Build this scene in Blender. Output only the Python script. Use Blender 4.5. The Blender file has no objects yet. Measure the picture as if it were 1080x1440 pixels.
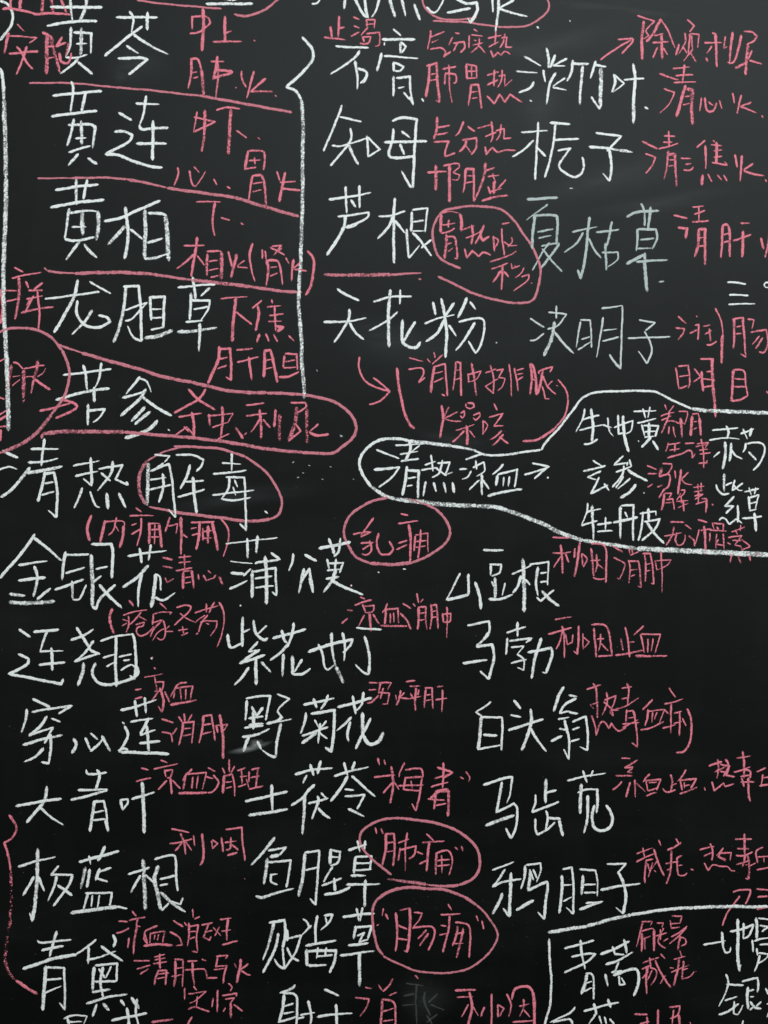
import bpy, math, random
from mathutils import Vector
random.seed(7)
R = math.radians
sc = bpy.context.scene
col = sc.collection
MM = 0.0009                      # metres of board per tracing unit (1080 x 1440 units are written on)
BZ = 1.60                        # height of the middle of the written area

# ---------------------------------------------------------------- camera
cam = bpy.data.objects.new('camera', bpy.data.cameras.new('camera'))
col.objects.link(cam)
cam.location = (0, -1.75, BZ)
cam.rotation_euler = (R(90), 0, 0)
cam.data.sensor_fit = 'VERTICAL'
cam.data.sensor_height = 36
cam.data.lens = 36 * 1.75 / (1440 * MM)
cam.data.clip_start = 0.05
cam.data.clip_end = 50
sc.camera = cam

# ---------------------------------------------------------------- world and lamps (a classroom lit from above, with added side fills)
w = bpy.data.worlds.new('World'); sc.world = w; w.use_nodes = True
bg = w.node_tree.nodes['Background']
bg.inputs[0].default_value = (0.80, 0.92, 1.0, 1)
bg.inputs[1].default_value = 0.02

def area(name, loc, target, sx, sy, power, color):
    d = bpy.data.lights.new(name, 'AREA'); d.shape = 'RECTANGLE'
    d.size = sx; d.size_y = sy; d.energy = power; d.color = color
    o = bpy.data.objects.new(name, d); col.objects.link(o)
    o.location = loc
    o.rotation_euler = (Vector(target) - Vector(loc)).to_track_quat('-Z', 'Y').to_euler()
    return o
area('side_fill_left', (-3.4, -2.3, 2.0), (0, 0, 1.45), 1.6, 1.8, 54, (0.96, 1.0, 0.98))  # added side fill, evens the light on the chalk
area('side_fill_right', (3.4, -2.3, 2.0), (0, 0, 1.45), 1.6, 1.8, 54, (0.96, 1.0, 0.98))  # matching fill added on the opposite side
area('ceiling_lamp', (0.75, -3.0, 3.3), (0.2, 0, 1.6), 3.2, 0.9, 90, (0.90, 0.99, 1.0))

sc.view_settings.view_transform = 'Standard'
sc.view_settings.look = 'None'
sc.view_settings.exposure = 0
sc.view_settings.gamma = 1

# ---------------------------------------------------------------- materials
def new_mat(name):
    m = bpy.data.materials.new(name); m.use_nodes = True
    nt = m.node_tree
    return m, nt, nt.nodes['Principled BSDF']
def node(nt, t, **kw):
    n = nt.nodes.new(t)
    for k, v in kw.items():
        if k in n.inputs: n.inputs[k].default_value = v
        else: setattr(n, k, v)
    return n
def math_n(nt, op, a, b=None, c=None, clamp=False):
    n = nt.nodes.new('ShaderNodeMath'); n.operation = op; n.use_clamp = clamp
    for i, v in enumerate((a, b, c)):
        if v is None: continue
        if isinstance(v, (int, float)): n.inputs[i].default_value = v
        else: nt.links.new(v, n.inputs[i])
    return n.outputs[0]
def noise(nt, vec, scale, detail=2, rough=0.5):
    n = node(nt, 'ShaderNodeTexNoise', Scale=scale, Detail=detail, Roughness=rough)
    nt.links.new(vec, n.inputs['Vector'])
    return n.outputs['Fac']
def stretched(nt, vec, s, rot=0.0):
    m = nt.nodes.new('ShaderNodeMapping'); m.inputs['Scale'].default_value = s
    m.inputs['Rotation'].default_value = (0, rot, 0)
    nt.links.new(vec, m.inputs['Vector'])
    return m.outputs[0]

def board_material():
    m, nt, p = new_mat('blackboard_paint')
    tc = nt.nodes.new('ShaderNodeTexCoord').outputs['Object']
    L = nt.links.new
    wiped = noise(nt, stretched(nt, tc, (1.2, 1, 5.5), 0.25), 2.4, 5, 0.6)      # eraser wipes
    wiped2 = noise(nt, stretched(nt, tc, (7, 1, 1.1), -0.2), 3.1, 4, 0.6)
    blotch = noise(nt, tc, 3.0, 4, 0.6)
    fine = noise(nt, tc, 900, 2, 0.6)
    mid = noise(nt, tc, 160, 3, 0.6)
    dust = math_n(nt, 'MULTIPLY', math_n(nt, 'SUBTRACT', wiped, 0.46, clamp=True), 0.018)
    dust2 = math_n(nt, 'MULTIPLY', math_n(nt, 'SUBTRACT', wiped2, 0.50, clamp=True), 0.010)
    dust3 = math_n(nt, 'MULTIPLY', math_n(nt, 'SUBTRACT', blotch, 0.45, clamp=True), 0.006)
    dust = math_n(nt, 'ADD', math_n(nt, 'ADD', dust, dust2), dust3)
    grain = math_n(nt, 'MULTIPLY', math_n(nt, 'ADD', fine, mid), 1.0)
    dust = math_n(nt, 'MULTIPLY', dust, grain)
    sp = math_n(nt, 'MULTIPLY', math_n(nt, 'SUBTRACT', noise(nt, tc, 330, 1, 0.4), 0.74, clamp=True), 0.9)  # stray chalk grains
    dust = math_n(nt, 'ADD', dust, sp, clamp=True)
    mx = node(nt, 'ShaderNodeMix', data_type='RGBA')
    mx.inputs['A'].default_value = (0.0011, 0.0016, 0.0014, 1)
    mx.inputs['B'].default_value = (0.62, 0.66, 0.66, 1)
    L(dust, mx.inputs['Factor']); L(mx.outputs['Result'], p.inputs['Base Color'])
    L(math_n(nt, 'ADD', math_n(nt, 'MULTIPLY', wiped, 0.06), 0.435), p.inputs['Roughness'])
    p.inputs['Specular IOR Level'].default_value = 0.20
    b = node(nt, 'ShaderNodeBump', Strength=0.22, Distance=0.0003)
    L(math_n(nt, 'ADD', fine, math_n(nt, 'MULTIPLY', mid, 0.6)), b.inputs['Height'])
    L(b.outputs[0], p.inputs['Normal'])
    return m

def chalk_material(name, rgb, strength=1.0):
    m, nt, p = new_mat(name)
    L = nt.links.new
    tc = nt.nodes.new('ShaderNodeTexCoord').outputs['Object']
    uv = nt.nodes.new('ShaderNodeUVMap'); uv.uv_map = 'stroke'
    sx = nt.nodes.new('ShaderNodeSeparateXYZ'); L(uv.outputs[0], sx.inputs[0])
    v = sx.outputs['Y']
    at = nt.nodes.new('ShaderNodeAttribute'); at.attribute_name = 'press'
    press = at.outputs['Fac']
    n1 = noise(nt, tc, 1000, 2, 0.6)      # board tooth, about 0.7 mm
    n2 = noise(nt, tc, 430, 2, 0.6)
    n3 = noise(nt, tc, 130, 2, 0.5)        # patches of heavier and lighter chalk
    g = math_n(nt, 'ADD', math_n(nt, 'MULTIPLY', math_n(nt, 'SUBTRACT', n1, 0.5), 2.2),
               math_n(nt, 'MULTIPLY', math_n(nt, 'SUBTRACT', n2, 0.5), 3.4))
    g = math_n(nt, 'ADD', g, math_n(nt, 'MULTIPLY', math_n(nt, 'SUBTRACT', n3, 0.5), 2.4))
    av = math_n(nt, 'ABSOLUTE', v)
    edge = math_n(nt, 'MULTIPLY', math_n(nt, 'POWER', av, 4.0), 1.15)
    a = math_n(nt, 'ADD', math_n(nt, 'SUBTRACT', press, edge), g)
    a = math_n(nt, 'MULTIPLY', math_n(nt, 'ADD', a, 0.04), 1.7, clamp=True)
    film = math_n(nt, 'MULTIPLY', math_n(nt, 'SUBTRACT', 1.0, math_n(nt, 'POWER', av, 5.0), clamp=True), math_n(nt, 'MULTIPLY', press, 0.80))
    a = math_n(nt, 'MAXIMUM', a, film, clamp=True)
    a = math_n(nt, 'MULTIPLY', a, strength, clamp=True)
    L(a, p.inputs['Alpha'])
    mx = node(nt, 'ShaderNodeMix', data_type='RGBA')
    mx.inputs['A'].default_value = tuple(c * 0.80 for c in rgb) + (1,)
    mx.inputs['B'].default_value = tuple(min(1, c * 1.08) for c in rgb) + (1,)
    L(math_n(nt, 'ADD', n2, 0.12, clamp=True), mx.inputs['Factor']); L(mx.outputs['Result'], p.inputs['Base Color'])
    p.inputs['Roughness'].default_value = 0.95
    p.inputs['Specular IOR Level'].default_value = 0.1
    b = node(nt, 'ShaderNodeBump', Strength=0.5, Distance=0.0003)
    L(g, b.inputs['Height']); L(b.outputs[0], p.inputs['Normal'])
    return m

def dust_or_glint_material(name, strength, rgb):  # soft pale patches: dust smears and the painted lamp glint
    m, nt, p = new_mat(name)
    L = nt.links.new
    tc = nt.nodes.new('ShaderNodeTexCoord').outputs['Object']
    uv = nt.nodes.new('ShaderNodeUVMap'); uv.uv_map = 'stroke'
    ln = node(nt, 'ShaderNodeVectorMath', operation='LENGTH'); L(uv.outputs[0], ln.inputs[0])
    fall = math_n(nt, 'POWER', math_n(nt, 'SUBTRACT', 1.0, ln.outputs['Value'], clamp=True), 1.3)
    n = math_n(nt, 'ADD', noise(nt, stretched(nt, tc, (30, 1, 220)), 1.0, 3), math_n(nt, 'MULTIPLY', noise(nt, tc, 700, 2), 0.6))
    a = math_n(nt, 'MULTIPLY', math_n(nt, 'MULTIPLY', fall, math_n(nt, 'SUBTRACT', n, 0.28, clamp=True)), strength, clamp=True)
    L(a, p.inputs['Alpha'])
    p.inputs['Base Color'].default_value = rgb + (1,)
    p.inputs['Roughness'].default_value = 0.95
    return m

M_BOARD = board_material()
M = {'w': chalk_material('white_chalk', (0.87, 0.88, 0.865)),
     'p': chalk_material('pink_chalk', (0.82, 0.225, 0.290)),
     'q': chalk_material('dusty_pink_chalk', (0.64, 0.215, 0.265)),
     'f': chalk_material('dull_white_chalk', (0.52, 0.58, 0.575), 0.95),
     'v': chalk_material('faint_white_chalk', (0.66, 0.70, 0.685), 0.95),
     'g': chalk_material('erased_chalk', (0.30, 0.33, 0.32), 0.13)}
M_DUST = dust_or_glint_material('chalk_dust', 0.045, (0.6, 0.64, 0.63))
M_GLINT = dust_or_glint_material('painted_glint', 0.5, (0.75, 0.78, 0.76))  # pale colour standing in for a lamp reflection

# ---------------------------------------------------------------- the blackboard
def to_board(px, py):            # tracing units -> metres on the board, from the middle of the written area
    return ((px - 540) * MM, (720 - py) * MM)

board = bpy.data.objects.new('blackboard', None); col.objects.link(board)
board.location = (0, 0, BZ)
board['label'] = 'black classroom blackboard covered in handwritten white and pink chalk Chinese notes'
board['category'] = 'blackboard'

def mesh_obj(name, verts, faces, mat, parent, loc=(0, 0, 0)):
    me = bpy.data.meshes.new(name); me.from_pydata(verts, [], faces); me.materials.append(mat)
    o = bpy.data.objects.new(name, me); col.objects.link(o); o.parent = parent; o.location = loc
    return o, me

def panel():
    X, Z, T, b = 1.9, 0.78, 0.018, 0.002
    v = [(-X, b, -Z), (X, b, -Z), (X, b, Z), (-X, b, Z),
         (-X + b, 0, -Z + b), (X - b, 0, -Z + b), (X - b, 0, Z - b), (-X + b, 0, Z - b),
         (-X, T, -Z), (X, T, -Z), (X, T, Z), (-X, T, Z)]
    f = [(4, 5, 6, 7), (0, 1, 5, 4), (1, 2, 6, 5), (2, 3, 7, 6), (3, 0, 4, 7),
         (0, 8, 9, 1), (1, 9, 10, 2), (2, 10, 11, 3), (3, 11, 8, 0), (8, 11, 10, 9)]
    mesh_obj('writing_surface', v, f, M_BOARD, board)
panel()

# ---------------------------------------------------------------- chalk strokes
def smooth(pts):
    """Catmull-Rom through gentle bends, sharp where the hand turned a corner."""
    n = len(pts)
    if n < 3:
        return dense(pts)
    corner = [True] * n
    for i in range(1, n - 1):
        a = Vector(pts[i]) - Vector(pts[i - 1]); b = Vector(pts[i + 1]) - Vector(pts[i])
        if a.length < 1e-6 or b.length < 1e-6: continue
        corner[i] = a.angle(b) > R(78)
    out = [pts[0]]
    for i in range(n - 1):
        p1, p2 = pts[i], pts[i + 1]
        p0 = pts[i - 1] if i > 0 and not corner[i] else p1
        p3 = pts[i + 2] if i + 2 < n and not corner[i + 1] else p2
        L = math.dist(p1, p2); k = max(2, int(L / 1.6))
        for j in range(1, k + 1):
            t = j / k
            out.append(tuple(0.5 * (2 * p1[c] + (p2[c] - p0[c]) * t + (2 * p0[c] - 5 * p1[c] + 4 * p2[c] - p3[c]) * t * t
                       + (3 * p1[c] - p0[c] - 3 * p2[c] + p3[c]) * t ** 3) for c in (0, 1)))
    return out
def dense(pts):
    out = [pts[0]]
    for p, q in zip(pts, pts[1:]):
        k = max(2, int(math.dist(p, q) / 1.6))
        out += [tuple(p[c] + (q[c] - p[c]) * j / k for c in (0, 1)) for j in range(1, k + 1)]
    return out

PROFILE = ((-1.0, 0.0), (-0.55, 0.8), (0.0, 1.0), (0.55, 0.8), (1.0, 0.0))
layer = [0]
def ribbon(pts, width, heavy, V, F, UV, P, ox, oy, taper):
    line = smooth(pts)
    # a hand never draws a dead straight line
    ph = [random.uniform(0, 6.28) for _ in range(4)]
    n = len(line)
    arc = [0.0]
    for p, q in zip(line, line[1:]): arc.append(arc[-1] + math.dist(p, q))
    tot = arc[-1] or 0.01
    hw = width / 2
    cap = min(hw * 0.9, tot * 0.4)
    # round the ends: extra samples inside the cap
    samples = []
    def at(s):
        s = min(max(s, 0), tot)
        lo = 0
        while lo < n - 2 and arc[lo + 1] < s: lo += 1
        d = arc[lo + 1] - arc[lo]
        t = (s - arc[lo]) / d if d else 0
        return [line[lo][c] + (line[lo + 1][c] - line[lo][c]) * t for c in (0, 1)]
    ss = sorted(set([-cap * k for k in (0.55, 0.3)] + [cap * k for k in (0, 0.5)] + [tot - cap * k for k in (0.5, 0)] + [tot + cap * k for k in (0.3, 0.55)]
                    + [a for a in arc if cap * 0.6 < a < tot - cap * 0.6]))
    layer[0] = (layer[0] + 1) % 14
    z0 = 0.00012 + layer[0] * 0.00003
    base = len(V)
    for k, s in enumerate(ss):
        x, y = at(s)
        a = at(s - 1.3); b = at(s + 1.3)
        if s < 0 or s > tot:
            a = at(min(max(s, 0), tot - 2.0) if s < 0 else tot - 2.0); b = at(2.0 if s < 0 else tot)
        dx, dy = b[0] - a[0], b[1] - a[1]
        l = math.hypot(dx, dy) or 1.0
        dx /= l; dy /= l
        if s < 0: x += dx * s; y += dy * s
        if s > tot: x += dx * (s - tot); y += dy * (s - tot)
        nx, ny = -dy, dx
        e = min(s, tot - s)
        f = 1.0 if e > cap else 0.55 + 0.45 * max(0, e / cap) if e >= 0 else 0.55 * max(0.12, 1 + e / (cap * 0.62))
        f *= 1 + 0.07 * math.sin(s * 0.31 + ph[0]) + 0.05 * math.sin(s * 0.83 + ph[1]) + random.uniform(-0.05, 0.05)
        t = max(0, min(1, s / tot))
        f *= 1.04 - taper * t
        wob = 0.22 * math.sin(s * 0.17 + ph[2]) + 0.10 * math.sin(s * 0.6 + ph[3])
        x += nx * wob; y += ny * wob
        pr = heavy + 0.12 * math.sin(s * 0.12 + ph[3]) - (0.25 if e < cap * 0.3 else 0) - 0.20 * max(0, t - 0.8) * 5 * (taper > 0.1)
        for (pv, ph_) in PROFILE:
            bx, bz = to_board(x + nx * hw * f * pv, y + ny * hw * f * pv)
            V.append((bx - ox, -(z0 + 0.00022 * ph_), bz - oy)); UV.append((s * MM, pv)); P.append(pr)
    for k in range(len(ss) - 1):
        for j in range(4):
            q = base + k * 5 + j
            F.append((q, q + 1, q + 6, q + 5))

def chalk_mesh(name, strokes, mat, parent, origin):
    V, F, UV, P = [], [], [], []
    ox, oy = to_board(*origin)
    for wd, pts in strokes:
        dull = 0.08 if mat is M['p'] else 0.0
        if mat is M['p'] and origin[1] > 760: dull = 0.20
        heavy = 1.02 if wd < 4.6 else (0.84 if wd < 5.2 else 0.52 if wd < 6.2 else 0.60)
        if name in ('chalk_outline', 'chalk_brace'): heavy -= 0.12
        tot = sum(math.dist(a, b) for a, b in zip(pts, pts[1:]))
        ribbon(pts, wd, heavy - dull + random.uniform(-0.30 if dull else -0.16, 0.08), V, F, UV, P, ox, oy, random.choice((0, 0.1, 0.2, 0.35, 0.5)) if tot < 60 else 0)
    o, me = mesh_obj(name, V, F, mat, parent)
    uvl = me.uv_layers.new(name='stroke')
    for lp in me.loops: uvl.data[lp.index].uv = UV[lp.vertex_index]
    at = me.attributes.new('press', 'FLOAT', 'POINT'); at.data.foreach_set('value', P)
    for pl in me.polygons: pl.use_smooth = True
    return o
KIND = {'dot': 'chalk_dots', 'ring': 'chalk_ring', 'rule': 'chalk_rule', 'brace': 'chalk_brace', 'bracket': 'chalk_brace', 'arrow': 'chalk_arrow',
        'outline': 'chalk_outline', 'underline': 'chalk_rule', 'oval': 'chalk_loop', 'dots': 'chalk_dots', 'stroke': 'chalk_line',
        'erased': 'erased_character'}
WSCALE = {'w': 0.92, 'p': 0.87, 'f': 0.86, 'v': 0.86, 'g': 1.0}

def build(data):
    ox = oy = 0; s = 4.0; word = None; words = []
    for ln in data.splitlines():
        ln = ln.strip()
        if not ln: continue
        if ln[0] == '@':
            q = ln[1:].split(); ox, oy = float(q[0]), float(q[1]); s = float(q[2]) if len(q) > 2 else 4.0
        elif ln[0] == '#':
            head, lab = ln[1:].split('|'); c, key = head.split()
            word = {'c': c, 'key': key, 'label': lab.strip(), 'chars': []}; words.append(word)
        elif ln[0] == 'c':
            st = []
            for part in ln[1:].split(';'):
                tk = part.split(); wd = 17.0 / 4 * s
                if not tk: continue
                if tk[0][0] == 'w': wd = float(tk.pop(0)[1:])
                pts = [tuple(float(z) for z in t.split(',')) for t in tk]
                st.append((wd / s * WSCALE[word['c']] * (0.88 if wd / s < 4.1 else 1.0) * (0.92 if word['key'] == 'ring' else 1.0), [(ox + x / s, oy + y / s) for x, y in pts]))
            if st: word['chars'].append(st)
    for wd in words:
        if not wd['chars']: continue
        allp = [p for ch in wd['chars'] for st in ch for p in st[1]]
        cx = (min(p[0] for p in allp) + max(p[0] for p in allp)) / 2
        cy = (min(p[1] for p in allp) + max(p[1] for p in allp)) / 2
        bx, bz = to_board(cx, cy)
        # parts: strokes joined only within one character or one drawn line
        if wd['key'] in KIND:
            o = chalk_mesh(KIND[wd['key']], [st for ch in wd['chars'] for st in ch], M['q' if wd['c'] == 'p' and wd['key'] in ('ring', 'rule', 'oval') else wd['c']], board, (cx, cy))
            o.location = (bx, 0, bz); o['label'] = wd['label']
        else:
            e = bpy.data.objects.new('chalk_word', None); col.objects.link(e)
            e.parent = board; e.location = (bx, 0, bz); e['label'] = wd['label']; e.empty_display_size = 0.02
            for ch in wd['chars']:
                tiny = len(ch) == 1 and len(ch[0][1]) <= 2 and math.dist(ch[0][1][0], ch[0][1][-1]) < 5
                chalk_mesh('chalk_dot' if tiny else 'chalk_character', ch, M[wd['c']], e, (cx, cy))

def soft_patch(px, py, rx, ry, rot, mat, label=None):  # patch shape shared by dust smears and the painted glint
    V = [(0, -0.00008, 0)]; UV = [(0, 0)]; F = []
    for ring in (0.5, 1.0):
        for k in range(24):
            a = k * math.tau / 24; j = 1 + 0.12 * math.sin(3 * a + px)
            x = math.cos(a) * rx * ring * j; z = math.sin(a) * ry * ring * j
            V.append(((x * math.cos(rot) - z * math.sin(rot)) * MM, -0.00008, (x * math.sin(rot) + z * math.cos(rot)) * MM))
            UV.append((math.cos(a) * ring, math.sin(a) * ring))
    for k in range(24):
        n = (k + 1) % 24
        F.append((0, 1 + k, 1 + n)); F.append((1 + k, 25 + k, 25 + n, 1 + n))
    bx, bz = to_board(px, py)
    o, me = mesh_obj('dust_or_glint_patch', V, F, mat, board, (bx, 0, bz))
    u = me.uv_layers.new(name='stroke')
    for lp in me.loops: u.data[lp.index].uv = UV[lp.vertex_index]
    if label: o['label'] = label
soft_patch(352, 1052, 34, 5.5, R(14), M_GLINT, 'painted bright glint of reflected light under the white 野')  # lamp reflection painted on the board as a pale streak
soft_patch(360, 1046, 11, 8, R(20), M_GLINT)  # brighter core of that painted reflection
soft_patch(165, 100, 3, 10, 0, M_DUST)
soft_patch(170, 108, 16, 12, 0, M_DUST)
soft_patch(598, 1406, 46, 40, 0, M_DUST)
for (x, y, rx, ry, r) in ((830, 8, 60, 7, -3), (905, 17, 60, 6, -8), (745, 75, 70, 12, -18), (785, 60, 110, 22, 12), (860, 250, 150, 30, 15),
                          (930, 285, 120, 16, 10), (640, 620, 60, 14, -10), (330, 700, 130, 20, 8), (190, 90, 60, 40, 0), (560, 480, 130, 40, -12),
                          (760, 150, 40, 60, 0)):
    soft_patch(x, y, rx, ry, R(r), M_DUST)

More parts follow.
